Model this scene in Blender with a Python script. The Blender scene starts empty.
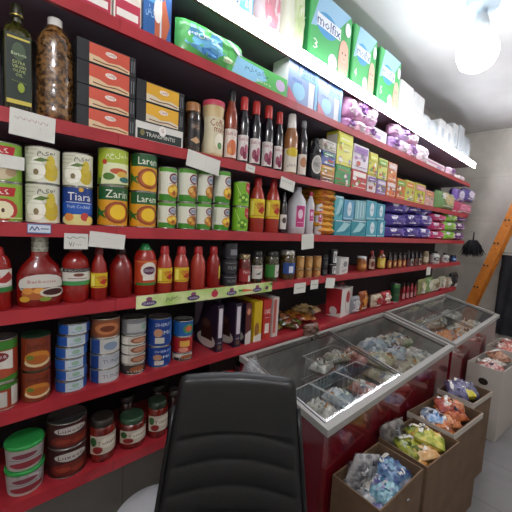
import bpy, bmesh, math, random
from mathutils import Vector, Matrix
random.seed(7)
SC=bpy.context.scene; COL=SC.collection
sin,cos,pi=math.sin,math.cos,math.pi
# ---------------------------------------------------------------- camera
F_PX=320.; CAM_H=1.55
ya,pt,rl=math.radians(47.0),math.radians(5.3),math.radians(3.27)
FW=Vector((cos(ya)*cos(pt),sin(ya)*cos(pt),-sin(pt)))
R0=Vector((sin(ya),-cos(ya),0)); U0=R0.cross(FW)
RT=cos(rl)*R0+sin(rl)*U0; UP=cos(rl)*U0-sin(rl)*R0
def proj(x,y,z):
    d=Vector((x,y,z-CAM_H)); w=d.dot(FW)
    return 256+F_PX*d.dot(RT)/w, 256-F_PX*d.dot(UP)/w
def bis(f,a,b):
    fa=f(a)
    for _ in range(40):
        m=(a+b)/2; fm=f(m)
        if (fm>0)==(fa>0): a=m
        else: b=m
    return (a+b)/2
def xat(px,Y,Z): return bis(lambda x:proj(x,Y,Z)[0]-px,-0.3,9)
def zat(py,X,Y): return bis(lambda z:proj(X,Y,z)[1]-py,0,3.3)
cd=bpy.data.cameras.new('camera'); cam=bpy.data.objects.new('camera',cd); COL.objects.link(cam); SC.camera=cam
cd.sensor_width=36; cd.lens=36*F_PX/512; cd.clip_start=.02
cam.matrix_world=Matrix(((RT.x,UP.x,-FW.x,0),(RT.y,UP.y,-FW.y,0),(RT.z,UP.z,-FW.z,CAM_H),(0,0,0,1)))
# ---------------------------------------------------------------- materials
MATS={}
def lin(h):
    h=h.lstrip('#'); v=[int(h[i:i+2],16)/255 for i in (0,2,4)]
    return [c/12.92 if c<=.04045 else ((c+.055)/1.055)**2.4 for c in v]+[1]
def M(h,rough=.45,metal=0.,var=.0,scale=20.,h2=None,emit=0.,coat=0.,trans=0.,bump=0.):
    k=(h,rough,metal,var,scale,h2,emit,coat,trans,bump)
    if k in MATS: return MATS[k]
    m=bpy.data.materials.new('mat_%d'%len(MATS)); m.use_nodes=True; nt=m.node_tree; b=nt.nodes['Principled BSDF']
    b.inputs['Base Color'].default_value=lin(h); b.inputs['Roughness'].default_value=rough; b.inputs['Metallic'].default_value=metal
    b.inputs['Coat Weight'].default_value=coat
    if h2 or bump:
        tc=nt.nodes.new('ShaderNodeTexCoord'); n=nt.nodes.new('ShaderNodeTexNoise'); n.inputs['Scale'].default_value=scale; n.inputs['Detail'].default_value=3
        nt.links.new(tc.outputs['Object'],n.inputs['Vector'])
    if h2:
        r=nt.nodes.new('ShaderNodeValToRGB'); r.color_ramp.elements[0].position=.5-.5*(1-var)+.1; r.color_ramp.elements[1].position=.9-.5*(1-var)*.2
        r.color_ramp.elements[0].position=.38; r.color_ramp.elements[1].position=.62
        r.color_ramp.elements[0].color=lin(h); r.color_ramp.elements[1].color=lin(h2)
        nt.links.new(n.outputs['Fac'],r.inputs['Fac']); nt.links.new(r.outputs['Color'],b.inputs['Base Color'])
    if bump:
        bp=nt.nodes.new('ShaderNodeBump'); bp.inputs['Strength'].default_value=bump; bp.inputs['Distance'].default_value=.004
        nt.links.new(n.outputs['Fac'],bp.inputs['Height']); nt.links.new(bp.outputs['Normal'],b.inputs['Normal'])
    if emit:
        b.inputs['Emission Color'].default_value=lin(h); b.inputs['Emission Strength'].default_value=emit
    if trans:
        tr=nt.nodes.new('ShaderNodeBsdfTransparent'); mx=nt.nodes.new('ShaderNodeMixShader'); mx.inputs[0].default_value=trans
        o=nt.nodes['Material Output']; nt.links.new(b.outputs[0],mx.inputs[1]); nt.links.new(tr.outputs[0],mx.inputs[2]); nt.links.new(mx.outputs[0],o.inputs[0])
    MATS[k]=m; return m
def glass_mat():
    m=bpy.data.materials.new('clear_glass'); m.use_nodes=True; nt=m.node_tree; nt.nodes.clear()
    o=nt.nodes.new('ShaderNodeOutputMaterial'); t=nt.nodes.new('ShaderNodeBsdfTransparent'); g=nt.nodes.new('ShaderNodeBsdfGlossy'); g.inputs['Roughness'].default_value=.06
    t.inputs[0].default_value=(.95,.97,.96,1)
    fr=nt.nodes.new('ShaderNodeFresnel'); fr.inputs[0].default_value=1.5; mx=nt.nodes.new('ShaderNodeMixShader')
    nt.links.new(fr.outputs[0],mx.inputs[0]); nt.links.new(t.outputs[0],mx.inputs[1]); nt.links.new(g.outputs[0],mx.inputs[2]); nt.links.new(mx.outputs[0],o.inputs[0]); return m
GLASS=glass_mat()
# ---------------------------------------------------------------- mesh builder
TXT={}
def text2d(s):
    if s in TXT: return TXT[s]
    c=bpy.data.curves.new('t','FONT'); c.body=s; c.resolution_u=1; c.align_x='CENTER'
    o=bpy.data.objects.new('t',c); COL.objects.link(o); dg=bpy.context.evaluated_depsgraph_get(); dg.update()
    me=bpy.data.meshes.new_from_object(o.evaluated_get(dg))
    V=[(v.co.x,v.co.y) for v in me.vertices]; Fc=[tuple(p.vertices) for p in me.polygons]
    bpy.data.objects.remove(o); bpy.data.meshes.remove(me); bpy.data.curves.remove(c)
    x0,x1=min(v[0] for v in V),max(v[0] for v in V); y0,y1=min(v[1] for v in V),max(v[1] for v in V)
    V=[((x-(x0+x1)/2)/(x1-x0)*2,(y-(y0+y1)/2)/(y1-y0)) for x,y in V]   # width [-1,1], height [-.5,.5]
    TXT[s]=(V,Fc,(x1-x0)/(y1-y0)/2); return TXT[s]
def shape2d(s,hw,h):
    """normalised shape -> (verts in metres, faces, colour)"""
    k=s[0]
    if k=='r': _,x0,y0,x1,y1,c=s; return [(x0*hw,y0*h),(x1*hw,y0*h),(x1*hw,y1*h),(x0*hw,y1*h)],[(0,1,2,3)],c
    if k=='e':
        _,cx,cy,rx,ry,c=s; n=14
        return [((cx+rx*cos(2*pi*i/n))*hw,(cy+ry*sin(2*pi*i/n))*h) for i in range(n)],[tuple(range(n))],c
    if k=='p': return [(x*hw,y*h) for x,y in s[1]],[tuple(range(len(s[1])))],s[2]
    if k=='t':    # text: string, cx, cy, height, half width, colour
        _,t,cx,cy,th,tw,c=s; V,Fc,a=text2d(t)
        return [((cx+x*tw)*hw,(cy+y*th)*h) for x,y in V],Fc,c
    if k=='s':    # stroke: points, width(m), colour
        _,pts,w,c=s; V=[];Fc=[]
        P=[(x*hw,y*h) for x,y in pts]
        for i in range(len(P)-1):
            (ax,ay),(bx,by)=P[i],P[i+1]; L=math.hypot(bx-ax,by-ay) or 1; nx,ny=-(by-ay)/L*w/2,(bx-ax)/L*w/2; b=len(V)
            V+=[(ax-nx,ay-ny),(bx-nx,by-ny),(bx+nx,by+ny),(ax+nx,ay+ny)]; Fc.append((b,b+1,b+2,b+3))
        return V,Fc,c
def subdiv2d(V,Fc,sx,sy):
    bm=bmesh.new(); vs=[bm.verts.new((x,y,0)) for x,y in V]
    for f in Fc:
        try: bm.faces.new([vs[i] for i in f])
        except ValueError: pass
    def cut(lo,hi,s,no):
        k=math.floor(lo/s)+1
        while k*s<hi-1e-6:
            g=bm.verts[:]+bm.edges[:]+bm.faces[:]
            bmesh.ops.bisect_plane(bm,geom=g,plane_co=(no[0]*k*s,no[1]*k*s,0),plane_no=no); k+=1
    xs=[v[0] for v in V]; ys=[v[1] for v in V]
    if sx: cut(min(xs),max(xs),sx,(1,0,0))
    if sy: cut(min(ys),max(ys),sy,(0,1,0))
    bm.verts.index_update(); V2=[(v.co.x,v.co.y) for v in bm.verts]; F2=[tuple(v.index for v in f.verts) for f in bm.faces]; bm.free()
    return V2,F2
class MB:
    def __init__(s): s.v=[];s.f=[];s.m=[];s.mats=[];s.sm=[]
    def mi(s,m):
        if isinstance(m,str): m=M(m)
        if m not in s.mats: s.mats.append(m)
        return s.mats.index(m)
    def add(s,V,Fc,m,smooth=False):
        b=len(s.v); s.v+=[tuple(p) for p in V]; i=s.mi(m)
        for f in Fc: s.f.append(tuple(b+k for k in f)); s.m.append(i); s.sm.append(smooth)
        return s
    def box(s,x0,x1,y0,y1,z0,z1,m,bev=0):
        if bev:
            b=bev; V=[];idx={}
            bm=bmesh.new(); bmesh.ops.create_cube(bm,size=1)
            for v in bm.verts: v.co=Vector(((x0+x1)/2+v.co.x*(x1-x0),(y0+y1)/2+v.co.y*(y1-y0),(z0+z1)/2+v.co.z*(z1-z0)))
            bmesh.ops.bevel(bm,geom=bm.edges[:],offset=b,segments=2,affect='EDGES',profile=.5)
            bm.verts.index_update(); s.add([v.co[:] for v in bm.verts],[tuple(v.index for v in f.verts) for f in bm.faces],m); bm.free(); return s
        V=[(x,y,z) for z in (z0,z1) for y in (y0,y1) for x in (x0,x1)]
        return s.add(V,[(0,2,3,1),(4,5,7,6),(0,1,5,4),(2,6,7,3),(0,4,6,2),(1,3,7,5)],m)
    def hexa(s,V,m): return s.add(V,[(0,3,2,1),(4,5,6,7),(0,1,5,4),(2,3,7,6),(0,4,7,3),(1,2,6,5)],m)
    def lathe(s,prof,m,n=20,cx=0,cy=0,sy=1,capb=True,capt=True,smooth=True,z0=0):
        V=[];Fc=[]
        for r,z in prof:
            for i in range(n): V.append((cx+r*cos(2*pi*i/n),cy+sy*r*sin(2*pi*i/n),z0+z))
        for j in range(len(prof)-1):
            for i in range(n):
                k=(i+1)%n; Fc.append((j*n+i,j*n+k,(j+1)*n+k,(j+1)*n+i))
        s.add(V,Fc,m,smooth)
        if capb: s.add(V[:n],[tuple(range(n))[::-1]],m)
        if capt: s.add(V[-n:],[tuple(range(n))],m)
        return s
    def tube(s,pts,r,m,n=6):
        P=[Vector(p) for p in pts]; V=[];Fc=[]
        for i,p in enumerate(P):
            t=(P[min(i+1,len(P)-1)]-P[max(i-1,0)]).normalized(); a=t.cross(Vector((0,0,1)))
            if a.length<.1: a=t.cross(Vector((1,0,0)))
            a.normalize(); b=t.cross(a)
            rr=r[i] if isinstance(r,(list,tuple)) else r
            for k in range(n): V.append(p+rr*(cos(2*pi*k/n)*a+sin(2*pi*k/n)*b))
        for i in range(len(P)-1):
            for k in range(n): q=(k+1)%n; Fc.append((i*n+k,i*n+q,(i+1)*n+q,(i+1)*n+k))
        Fc+=[tuple(range(n))[::-1],tuple((len(P)-1)*n+k for k in range(n))]
        return s.add(V,Fc,m,True)
    def grid(s,fn,nu,nv,m,smooth=True,close=False):
        V=[fn(i/nu,j/nv) for j in range(nv+1) for i in range(nu+1)]
        Fc=[(j*(nu+1)+i,j*(nu+1)+i+1,(j+1)*(nu+1)+i+1,(j+1)*(nu+1)+i) for j in range(nv) for i in range(nu)]
        return s.add(V,Fc,m,smooth)
    def decal(s,shapes,hw,h,fn,sx=0,sy=0,lay=.0004,base=0):
        for k,sh in enumerate(shapes):
            V,Fc,c=shape2d(sh,hw,h)
            if sx or sy: V,Fc=subdiv2d(V,Fc,sx,sy)
            off=base+(k+1)*lay
            s.add([fn(u,v,off) for u,v in V],Fc,c if not isinstance(c,str) else M(c,.4))
        return s
    def build(s,name,parent=None):
        me=bpy.data.meshes.new(name); me.from_pydata(s.v,[],s.f); me.update()
        for m in s.mats: me.materials.append(m)
        me.polygons.foreach_set('material_index',s.m); me.polygons.foreach_set('use_smooth',s.sm)
        o=bpy.data.objects.new(name,me); COL.objects.link(o)
        if parent: o.parent=parent
        return o
def tag(o,label,cat,group=None,kind=None):
    o['label']=label
    if cat: o['category']=cat
    if group: o['group']=group
    if kind: o['kind']=kind
    return o
def struct(name,mb):
    o=mb.build(name); o['kind']='structure'; return o
PROTO={}
def copy_tree(o,parent=None):
    c=o.copy(); COL.objects.link(c); c.parent=parent
    for ch in list(o.children): copy_tree(ch,c)
    return c
def thing(kind,parts,loc,label,cat,group=None,rot=0,key=None,plabels=None):
    """parts: callable or list of (name, MB, [sub parts]); one part -> a single mesh"""
    if key is not None and (kind,key) in PROTO:
        o=copy_tree(PROTO[(kind,key)])
    else:
        P=parts() if callable(parts) else parts
        if len(P)==1 and len(P[0])==2: o=P[0][1].build(kind)
        else:
            o=bpy.data.objects.new(kind,None); COL.objects.link(o); o.empty_display_size=.05
            for p in P:
                q=p[1].build(p[0],o)
                if plabels and p[0] in plabels: q['label']=plabels[p[0]]
                for sp in (p[2] if len(p)>2 else []): sp[1].build(sp[0],q)
        if key is not None: PROTO[(kind,key)]=o
    for k in ('group','kind'):
        if k in o.keys(): del o[k]
    o.location=loc; o.rotation_euler=(rot if isinstance(rot,(tuple,list)) else (0,0,rot))
    return tag(o,label,cat,group)
# ---------------------------------------------------------------- product builders
def cylmap(r,sy=1,cy=0): return lambda u,v,o:((r+o)*sin(u/r),cy-(r+o)*sy*cos(u/r),v)
def mk_can(r,h,base,shapes,metal='#b9b6ae',lid=None,turn=0):
    def f():
        b=MB(); e=min(.0025,h*.06)
        lm=M(lid,.35) if lid else M(metal,.25,.85)
        b.lathe([(r*.97,0),(r,0.001),(r,e),(r*.975,e*1.5),(r*.975,h-e*1.5),(r,h-e),(r,h-.0005),(r*.95,h-.0005),(r*.93,h-e*1.2),(0.001,h-e*1.2)],lm,22,capt=False)
        l=MB(); rr=r*.985
        l.lathe([(rr,e*1.6),(rr,h-e*1.6)],M(base,.35),26,capb=False,capt=False)
        H=h-e*3.2; mp=cylmap(rr)
        l.decal(shapes,r*1.25,H,lambda u,v,o:mp(u+turn*r,v+e*1.6,o),.009,base=.0008)
        return [('body',b),('label',l)]
    return f
PROF={
 'sauce':[(.88,0),(1,.02),(1,.52),(.96,.60),(.84,.70),(.60,.79),(.46,.84),(.46,.88)],
 'glass':[(.9,0),(1,.015),(1,.60),(.95,.66),(.74,.74),(.56,.79),(.53,.90)],
 'jug':[(.9,0),(1,.02),(1,.62),(.9,.72),(.6,.82),(.4,.88),(.35,.92)],
 'jar':[(.92,0),(1,.04),(1,.74),(.9,.82),(.84,.84)],
 'round':[(.85,0),(1,.05),(1,.30),(.97,.33),(.97,.62),(1,.65),(.93,.75),(.7,.84),(.45,.89),(.42,.92)],
 'flask':[(.92,0),(1,.02),(1,.34),(.98,.45),(.80,.56),(.48,.66),(.40,.69),(.38,.75)],
 'pet':[(.85,0),(.98,.02),(1,.1),(.93,.14),(1,.18),(1,.30),(.95,.33),(1,.37),(1,.58),(.92,.68),(.97,.73),(.80,.82),(.5,.89),(.42,.92)],
 'creamer':[(.9,0),(1,.03),(.98,.2),(.8,.45),(.8,.6),(.97,.78),(1,.9)],
 'oval':[(.9,0),(1,.03),(1,.6),(.9,.72),(.5,.82),(.4,.88)],
 'squeeze':[(.92,0),(1,.02),(1,.72),(.9,.80),(.7,.87)],
}
def mk_bottle(prof,r,h,body,cap,capmat,label,sy=1.0,part='cap'):
    """cap=(z0,r0,r1) normalised; label=(z0,z1,base,shapes,half_angle or None)"""
    def f():
        b=MB(); b.lathe([(a*r,z*h) for a,z in PROF[prof]],body,22,sy=sy)
        P=[('body',b)]
        c=MB(); z0,ra,rb=cap
        c.lathe([(ra*r,z0*h),(ra*r,z0*h+.2*(1-z0)*h),(rb*r,h*(1-.06*(1-z0))),(rb*r*.9,h)],capmat,18,sy=1 if sy>.8 else max(sy,.75))
        P.append((part,c))
        if label:
            a0,a1,base,shapes,ha=label; l=MB(); rr=r*1.004; mp=cylmap(rr,sy)
            hw=rr*(ha or pi)
            l.decal([('r',-1,0,1,1,base if not isinstance(base,str) else M(base,.5))],hw,(a1-a0)*h,lambda u,v,o:mp(u,v+a0*h,o),.008)
            l.decal(shapes,rr*min(ha or 1.25,1.25),(a1-a0)*h,lambda u,v,o:mp(u,v+a0*h,o),.008,base=.0008)
            P.append(('label',l))
        return P
    return f
def mk_box(w,d,h,base,front=(),left=(),top=(),rough=.4,bev=0):
    def f():
        b=MB(); bm=M(base,rough) if isinstance(base,str) else base
        b.box(-w/2,w/2,0,d,0,h,bm,bev)
        b.decal(front,w/2,h,lambda u,v,o:(u,-o,v))
        b.decal(left,d/2,h,lambda u,v,o:(-w/2-o,d/2-u,v))
        b.decal(top,w/2,d,lambda u,v,o:(u,v,h+o))
        return [('box',b)]
    return f
def mk_pillow(w,h,t,base,shapes=(),mode='stand',wr=.004,seed=0,rough=.3,pinch='x',n=14,back=()):
    """a filled plastic bag or wrapped pack; front and back sheets meet at a crimped seam"""
    rnd=random.Random(seed); ph=[rnd.uniform(0,6.3) for _ in range(8)]
    def th(u,v):
        s,q=max(-1,min(1,2*u/w)),max(-1,min(1,2*v/h-1))
        k=(max(0,1-abs(s)**4))**.5*(max(0,1-abs(q)**4))**.5
        return t/2*k+k*wr*(sin(40*u/w*1.3+ph[0])*sin(9*v/h+ph[1])+.7*sin(14*u/w+17*v/h+ph[2])+.5*sin(31*v/h-11*u/w+ph[3]))
    def P(u,v,y):
        if mode=='stand': return (u,y+t/2,v)
        if mode=='lie': return (u,v,t/2-y)
        return (y,v-0*h,u+w/2)          # 'end': seam face looks along x
    def f():
        b=MB(); bm=M(base,rough) if isinstance(base,str) else base
        for sg in (-1,1): b.grid(lambda i,j:P((i-.5)*w,j*h,sg*th((i-.5)*w,j*h)),n,n,bm)
        b.decal(shapes,w/2,h,lambda u,v,o:P(u,v,-th(u,v)-o),w/10,h/10,lay=.0007,base=.0012)
        return [('pack',b)]
    return f
SH=dict(A=2.48,B=2.23,C=1.85,D=1.52,E=1.25,F=.93,G=.61)
FR=1.2
def cyl_spot(pl,pr,s,back=.012):
    z=SH[s] if isinstance(s,str) else s; r=.04
    for _ in range(3):
        Y=FR+back+r; a,b=xat(pl,Y,z),xat(pr,Y,z); X=(a+b)/2; r=(b-a)/2*Y/math.hypot(X,Y)
    return X,Y,r,z
def busy(seed,pal,n=9,sc=1.):
    rr=random.Random(seed); out=[]
    for i in range(n):
        c=rr.choice(pal); x,y=rr.uniform(-.75,.75),rr.uniform(.1,.9); k=rr.random()
        if k<.35: out.append(('e',x,y,rr.uniform(.1,.28)*sc,rr.uniform(.05,.12)*sc,c))
        elif k<.7: w_,h_=rr.uniform(.1,.4),rr.uniform(.02,.07); out.append(('r',max(-.97,x-w_),y-h_,min(.97,x+w_),y+h_,c))
        else: out.append(('p',[(max(-.97,x-.2),y),(x,min(.97,y+.14)),(min(.97,x+.25),y+.02),(x,max(.02,y-.1))],c))
    return out
def topz(py,X,Y,r,z):
    t=zat(py,X,Y)
    return zat(py,X,Y-r) if t>CAM_H else zat(py,X,Y+r*.6)
def q(v,s=.001): return round(v/s)*s
# ================================================================ D shelf: tinned fruit, vegetables
W='#e9e7df'
PEAR=[('r',-1,0,1,1,'#dddcc8'),('e',.38,.32,.40,.28,'#c8b02c'),('e',.36,.6,.22,.2,'#d2bb3a'),('e',-.34,.33,.46,.28,'#f3f1e2'),('e',-.28,.55,.24,.17,'#f3f1e2'),('e',-.3,.28,.12,.09,'#8b7a55'),('p',[(-.45,.60),(-.1,.70),(.3,.66),(-.05,.58)],'#5d7a34'),
 ('t','میوه',.18,.82,.16,.42,'#2c3526'),('s',[(-.95,.92),(-.2,.92)],.0012,'#8f8f7a'),('s',[(-.95,.8),(-.35,.8)],.0012,'#8f8f7a'),('s',[(-.95,.68),(-.5,.68)],.0012,'#8f8f7a'),('s',[(-.95,.5),(.9,.5)],.0008,'#a9a68a'),('s',[(-.95,.2),(.9,.2)],.0008,'#a9a68a')]
APPLE=[('r',-1,0,1,1,'#8cb63a'),('p',[(-.6,.9),(.55,.9),(.45,.66),(-.6,.66)],'#b5202a'),('t','ﺗﮏ',0,.78,.14,.25,'#f5efe6'),('e',.0,.3,.62,.30,'#b9382f'),('e',-.02,.29,.44,.24,'#ece3bd'),('e',-.02,.28,.07,.06,'#5a3b22'),('s',[(-.9,.08),(.9,.08)],.003,'#dfe9a8')]
MUSH=[('r',-1,0,1,1,'#7fae35'),('p',[(-.6,.92),(.55,.92),(.45,.68),(-.6,.68)],'#b5202a'),('t','ﺗﮏ',0,.8,.13,.25,'#f5efe6'),('e',-.1,.2,.6,.18,'#cdbf9e'),('e',.35,.24,.25,.12,'#a98f6c')]
TIARA=[('r',-1,0,1,1,'#123a86'),('r',-1,.28,1,.6,'#1b57b5'),('t','Tiara',.05,.76,.22,.62,'#f2f2ee'),('s',[(-.7,.6),(.8,.58)],.002,'#dfe6f2'),('t','Fruit Cocktail',0,.48,.09,.6,'#c9d8ef'),('e',0,.1,.95,.17,'#d9d08a'),('e',-.5,.18,.25,.11,'#d98a3c'),('e',.3,.2,.22,.12,'#c0453a'),('e',.6,.12,.2,.1,'#e7d46a'),('e',.1,.95,.12,.06,'#d8a93a')]
VEG=[('r',-1,0,1,1,'#a9bd35'),('r',-1,.0,1,.18,'#577d2b'),('p',[(-.8,.0),(-.6,.6),(.9,.62),(1,.05)],'#dfe3b8'),('e',.2,.38,.5,.09,'#c2552e'),('e',.35,.3,.3,.09,'#d9b24a'),('e',-.35,.22,.3,.1,'#4c7a2a'),('e',.5,.16,.32,.08,'#1f6f6a'),('t','مخلوط',.1,.8,.2,.6,'#eef3c9'),('e',-.55,.62,.12,.07,'#c23a2c')]
def LAREM(t): return [('r',-1,0,1,.66,'#dd9c22'),('r',-1,.66,1,1,'#1d5a2c'),('t',t,.12,.82,.2,.62,'#e9eeda'),('e',.15,.34,.70,.29,'#8f3d1a'),('e',.15,.34,.56,.24,'#b8601c'),('e',.17,.35,.44,.2,'#efc52a'),('p',[(-1,.5),(-.7,.36),(-.4,.4),(-.62,.3),(-.42,.16),(-.8,.26),(-1,.12)],'#2d6b2d'),('p',[(.98,.6),(.78,.4),(.7,.5),(.82,.28),(.98,.3)],'#2d6b2d')]
CORN=[('r',-1,0,1,.2,'#3f8a24'),('r',-1,.2,1,.95,'#dfe0cf'),('r',-1,.88,1,1,'#57a02c'),('r',-.18,.24,.95,.86,'#e4e3d6'),('e',.36,.7,.46,.16,'#7b1e2a'),('e',.36,.7,.36,.11,'#aeb8c6'),('t','GREEN',.36,.7,.1,.3,'#2a2250'),('s',[(-.1,.53),(.6,.53)],.0015,'#3a3a3a'),('e',.36,.32,.58,.2,'#d99a22'),('e',.05,.34,.18,.08,'#f1cf4a'),('e',.6,.36,.18,.08,'#efbf3a'),('e',.3,.24,.16,.07,'#a5541c'),('e',.36,.4,.16,.07,'#f3d65a'),('s',[(-.85,.3),(-.85,.8)],.0015,'#9aa08a'),('s',[(-.75,.3),(-.75,.8)],.0015,'#9aa08a')]
BEANC=[('r',-1,0,1,.2,'#3f8a24'),('r',-1,.2,1,.95,'#dfe0cf'),('r',-1,.88,1,1,'#57a02c'),('r',-.18,.24,.95,.86,'#e4e3d6'),('e',.36,.7,.46,.16,'#7b1e2a'),('e',.36,.7,.36,.11,'#aeb8c6'),('t','GREEN',.36,.7,.1,.3,'#2a2250'),('e',.36,.32,.58,.2,'#b8742a'),('e',.05,.36,.18,.08,'#e0b35a'),('e',.6,.32,.18,.08,'#7d3d16'),('e',.3,.25,.16,.07,'#d99a3a'),('e',.4,.41,.14,.06,'#8a4a1c'),('s',[(-.1,.53),(.6,.53)],.0015,'#3a3a3a')]
PEA=[('r',-1,0,1,1,'#78b526'),('p',[(.05,.98),(.95,.98),(.95,.62),(.5,.5),(.05,.66)],'#c2203a'),('t','ﻧﺨﻮد',.48,.76,.16,.32,'#f5f0e8'),('e',-.1,.3,.5,.2,'#4d8a1d'),('e',-.2,.35,.14,.07,'#b9de5a'),('e',.15,.28,.14,.07,'#b9de5a'),('e',-.5,.22,.14,.07,'#a8d24a'),('s',[(-.9,.9),(-.4,.4)],.003,'#c6e27a')]
def canstack(s,pl,pr,tops,items,grp,cat='can',kind='food_can',kz=None,back=.012):
    """items bottom -> top: (base, shapes, label, metal, lid)"""
    X,Y,r,z=cyl_spot(pl,pr,s,back); r=q(r,.0015)
    zs=[z]+[topz(t,X,Y,r,z) for t in tops]
    for i,it in enumerate(items):
        h=q(zs[i+1]-zs[i],.002) ; h=min(h,zs[i+1]-zs[i]+.001)
        base,sh,lab=it[:3]; met=it[3] if len(it)>3 else '#b9b6ae'; lid=it[4] if len(it)>4 else None
        zz=zs[0] if i==0 else ztop
        thing(kind,mk_can(r,h,base,sh,met,lid,turn=-.15),(X,Y,zz),lab,cat,grp,key=(r,h,base,str(sh)[:400],met,lid))
        ztop=zz+h+.0005
    return X,Y,r
pg='tinned fruit and vegetables'
canstack('D',-14,23,[182,142],[('#8cb63a',APPLE,'green apple tin at the left edge of the tinned fruit shelf, lower of two'),('#7fae35',MUSH,'green mushroom tin partly behind a paper tag at the left edge, upper of two')],pg)
canstack('D',25,60,[184,147],[('#dddcc8',PEAR,'pear tin above the blue price label, lower of its stack'),('#cfcba6',PEAR,'tall pear tin with cream label, upper of two beside the green apple tins')],pg)
canstack('D',62,92,[187,153],[('#123a86',TIARA,'blue Tiara fruit cocktail tin under a pear tin'),('#dddcc8',PEAR,'pear tin standing on the blue fruit cocktail tin')],pg)
canstack('D',96.5,127,[186,148],[('#dd9c22',LAREM('Zarin'),'orange pineapple tin lettered Zarin under the light green vegetable tin'),('#a9bd35',VEG,'light green mixed vegetable tin on top of a pineapple tin')],pg)
canstack('D',128.5,155,[192,154],[('#dd9c22',LAREM('Larem'),'pineapple tin lettered Larem, lower of the two stacked beside the corn tins'),('#dd9c22',LAREM('Larem'),'pineapple tin lettered Larem, upper of the two stacked beside the corn tins')],pg)
for i,(a,b,sh) in enumerate([(156.5,175,CORN),(176,194.5,BEANC),(195,210,BEANC),(211,228,CORN)]):
    o=['first','second','third','fourth'][i]
    canstack('D',a,b,[202-.4*i+i*1.1,167+i*1.5],[('#dfe0cf',sh,'white and green corn or bean tin in the lower row, %s from the pineapple tins'%o),('#dfe0cf',sh,'white and green corn or bean tin in the upper row, %s from the pineapple tins'%o)],'corn and bean tins')
canstack('D',231,247,[207,182],[('#78b526',PEA,'bright green pea tin with red badge, lower of two'),('#6fae24',PEA,'bright green pea tin with red badge, upper of two')],'green pea tins')
def bottle(s,pl,pr,pt,prof,body,cap,capmat,label,lab,cat,kind,grp=None,sy=1.,back=.012,rot=0,part='cap',stand=None,lift=0):
    X,Y,r,z=cyl_spot(pl,pr,s,back); z+=lift; h=q(topz(pt,X,Y,r*.4,z)-z,.002); r=q(r,.001)
    if sy<1: Y=Y-r*(1-sy)
    if stand: return X,Y,r,z,h
    thing(kind,mk_bottle(prof,r,h,body,cap,capmat,label,sy,part),(X,Y,z),lab,cat,grp,rot or (-.62*math.atan2(X,Y)+.12 if X>.75 else 0),key=(prof,r,h,body.name,str(cap),capmat.name,str(label)[:500]))
    return X,Y,r,z,h
RED=M('#8e1812',.22,coat=.5); RED2=M('#7c120f',.2,coat=.5); DARK=M('#14121c',.12,coat=.8); ORS=M('#a5372a',.25,coat=.5)
CRED=M('#a51d20',.35); BLK=M('#151515',.35); WHT=M('#e8e6e0',.4); GRN=M('#1d8040',.35); DGRN=M('#1c3a22',.35); SIL=M('#b5b2aa',.25,.8)
YL=[('e',.15,.6,.5,.22,'#c98a1c'),('t','سس',-.1,.75,.2,.4,'#a3201c'),('p',[(-.2,.35),(.2,.62),(.7,.5),(.3,.2)],'#b5281c'),('r',-.95,.1,-.6,.9,'#f2e56a'),('s',[(-.9,.12),(.8,.12)],.002,'#b12a1c')]
bottle('D',247.5,263,177.5,'sauce',ORS,(.85,.52,.42),CRED,(.26,.6,'#dcc31e',YL,1.5),'tall red sauce bottle with yellow label beside the pea tins','bottle','sauce_bottle','tall yellow-labelled sauce bottles')
bottle('D',263.5,278,179,'sauce',ORS,(.85,.52,.42),CRED,(.26,.6,'#dcc31e',YL,1.5),'tall red sauce bottle with yellow label beside a slim dark bottle','bottle','sauce_bottle','tall yellow-labelled sauce bottles')
bottle('D',278.5,285.5,192,'glass',DARK,(.88,.4,.36),BLK,(.1,.45,'#d9d4cf',[('e',0,.6,.5,.2,'#43302c')],1.4),'slim dark glass bottle with a pale label between red sauce and white jug','bottle','syrup_bottle')
PK=[('r',-.5,.05,.6,.95,'#c2347a'),('e',0,.6,.3,.2,'#f0d8e4'),('s',[(-.35,.25),(.45,.25)],.002,'#f0d8e4')]
JW=M('#c9c8cc',.35,coat=.3)
bottle('D',285.5,304,187,'jug',JW,(.9,.42,.38),M('#b9bac4',.4),(.12,.62,'#cfcfd4',PK,.9),'large pale jug bottle with a magenta label','bottle','jug_bottle')
bottle('D',304,312.5,192,'jug',JW,(.9,.45,.4),M('#a82848',.4),(.3,.6,'#cfcfd4',PK,.9),'pale bottle with red cap next to the large jug','bottle','jug_bottle','pale red-capped bottles')
bottle('D',313,321,194,'jug',JW,(.9,.45,.4),M('#a82848',.4),(.3,.6,'#cfcfd4',PK,.9),'pale bottle with red cap beside the orange snack bags','bottle','jug_bottle','pale red-capped bottles')
def boxat(s,pl,pr,pt,pb=None,depth=.1,back=.012,lift=0.):
    z=(SH[s] if isinstance(s,str) else s)+lift; Y=FR+back; a,b=xat(pl,Y,z),xat(pr,Y,z); h=zat(pt,(a+b)/2,Y)-z
    return (a+b)/2,Y,z,b-a-.001,h
def box(s,pl,pr,pt,base,front=(),left=(),lab='',cat='box',kind='carton_box',grp=None,depth=.1,back=.012,lift=0.,rough=.4,h=None,rot=0,top=()):
    X,Y,z,w,hh=boxat(s,pl,pr,pt,None,depth,back,lift); hh=h or hh
    bn=base if isinstance(base,str) else base.name
    thing(kind,mk_box(w,depth,hh,base,front,left,top,rough),(X,Y,z),lab,cat,grp,rot)
    return X,Y,z,w,hh
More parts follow.
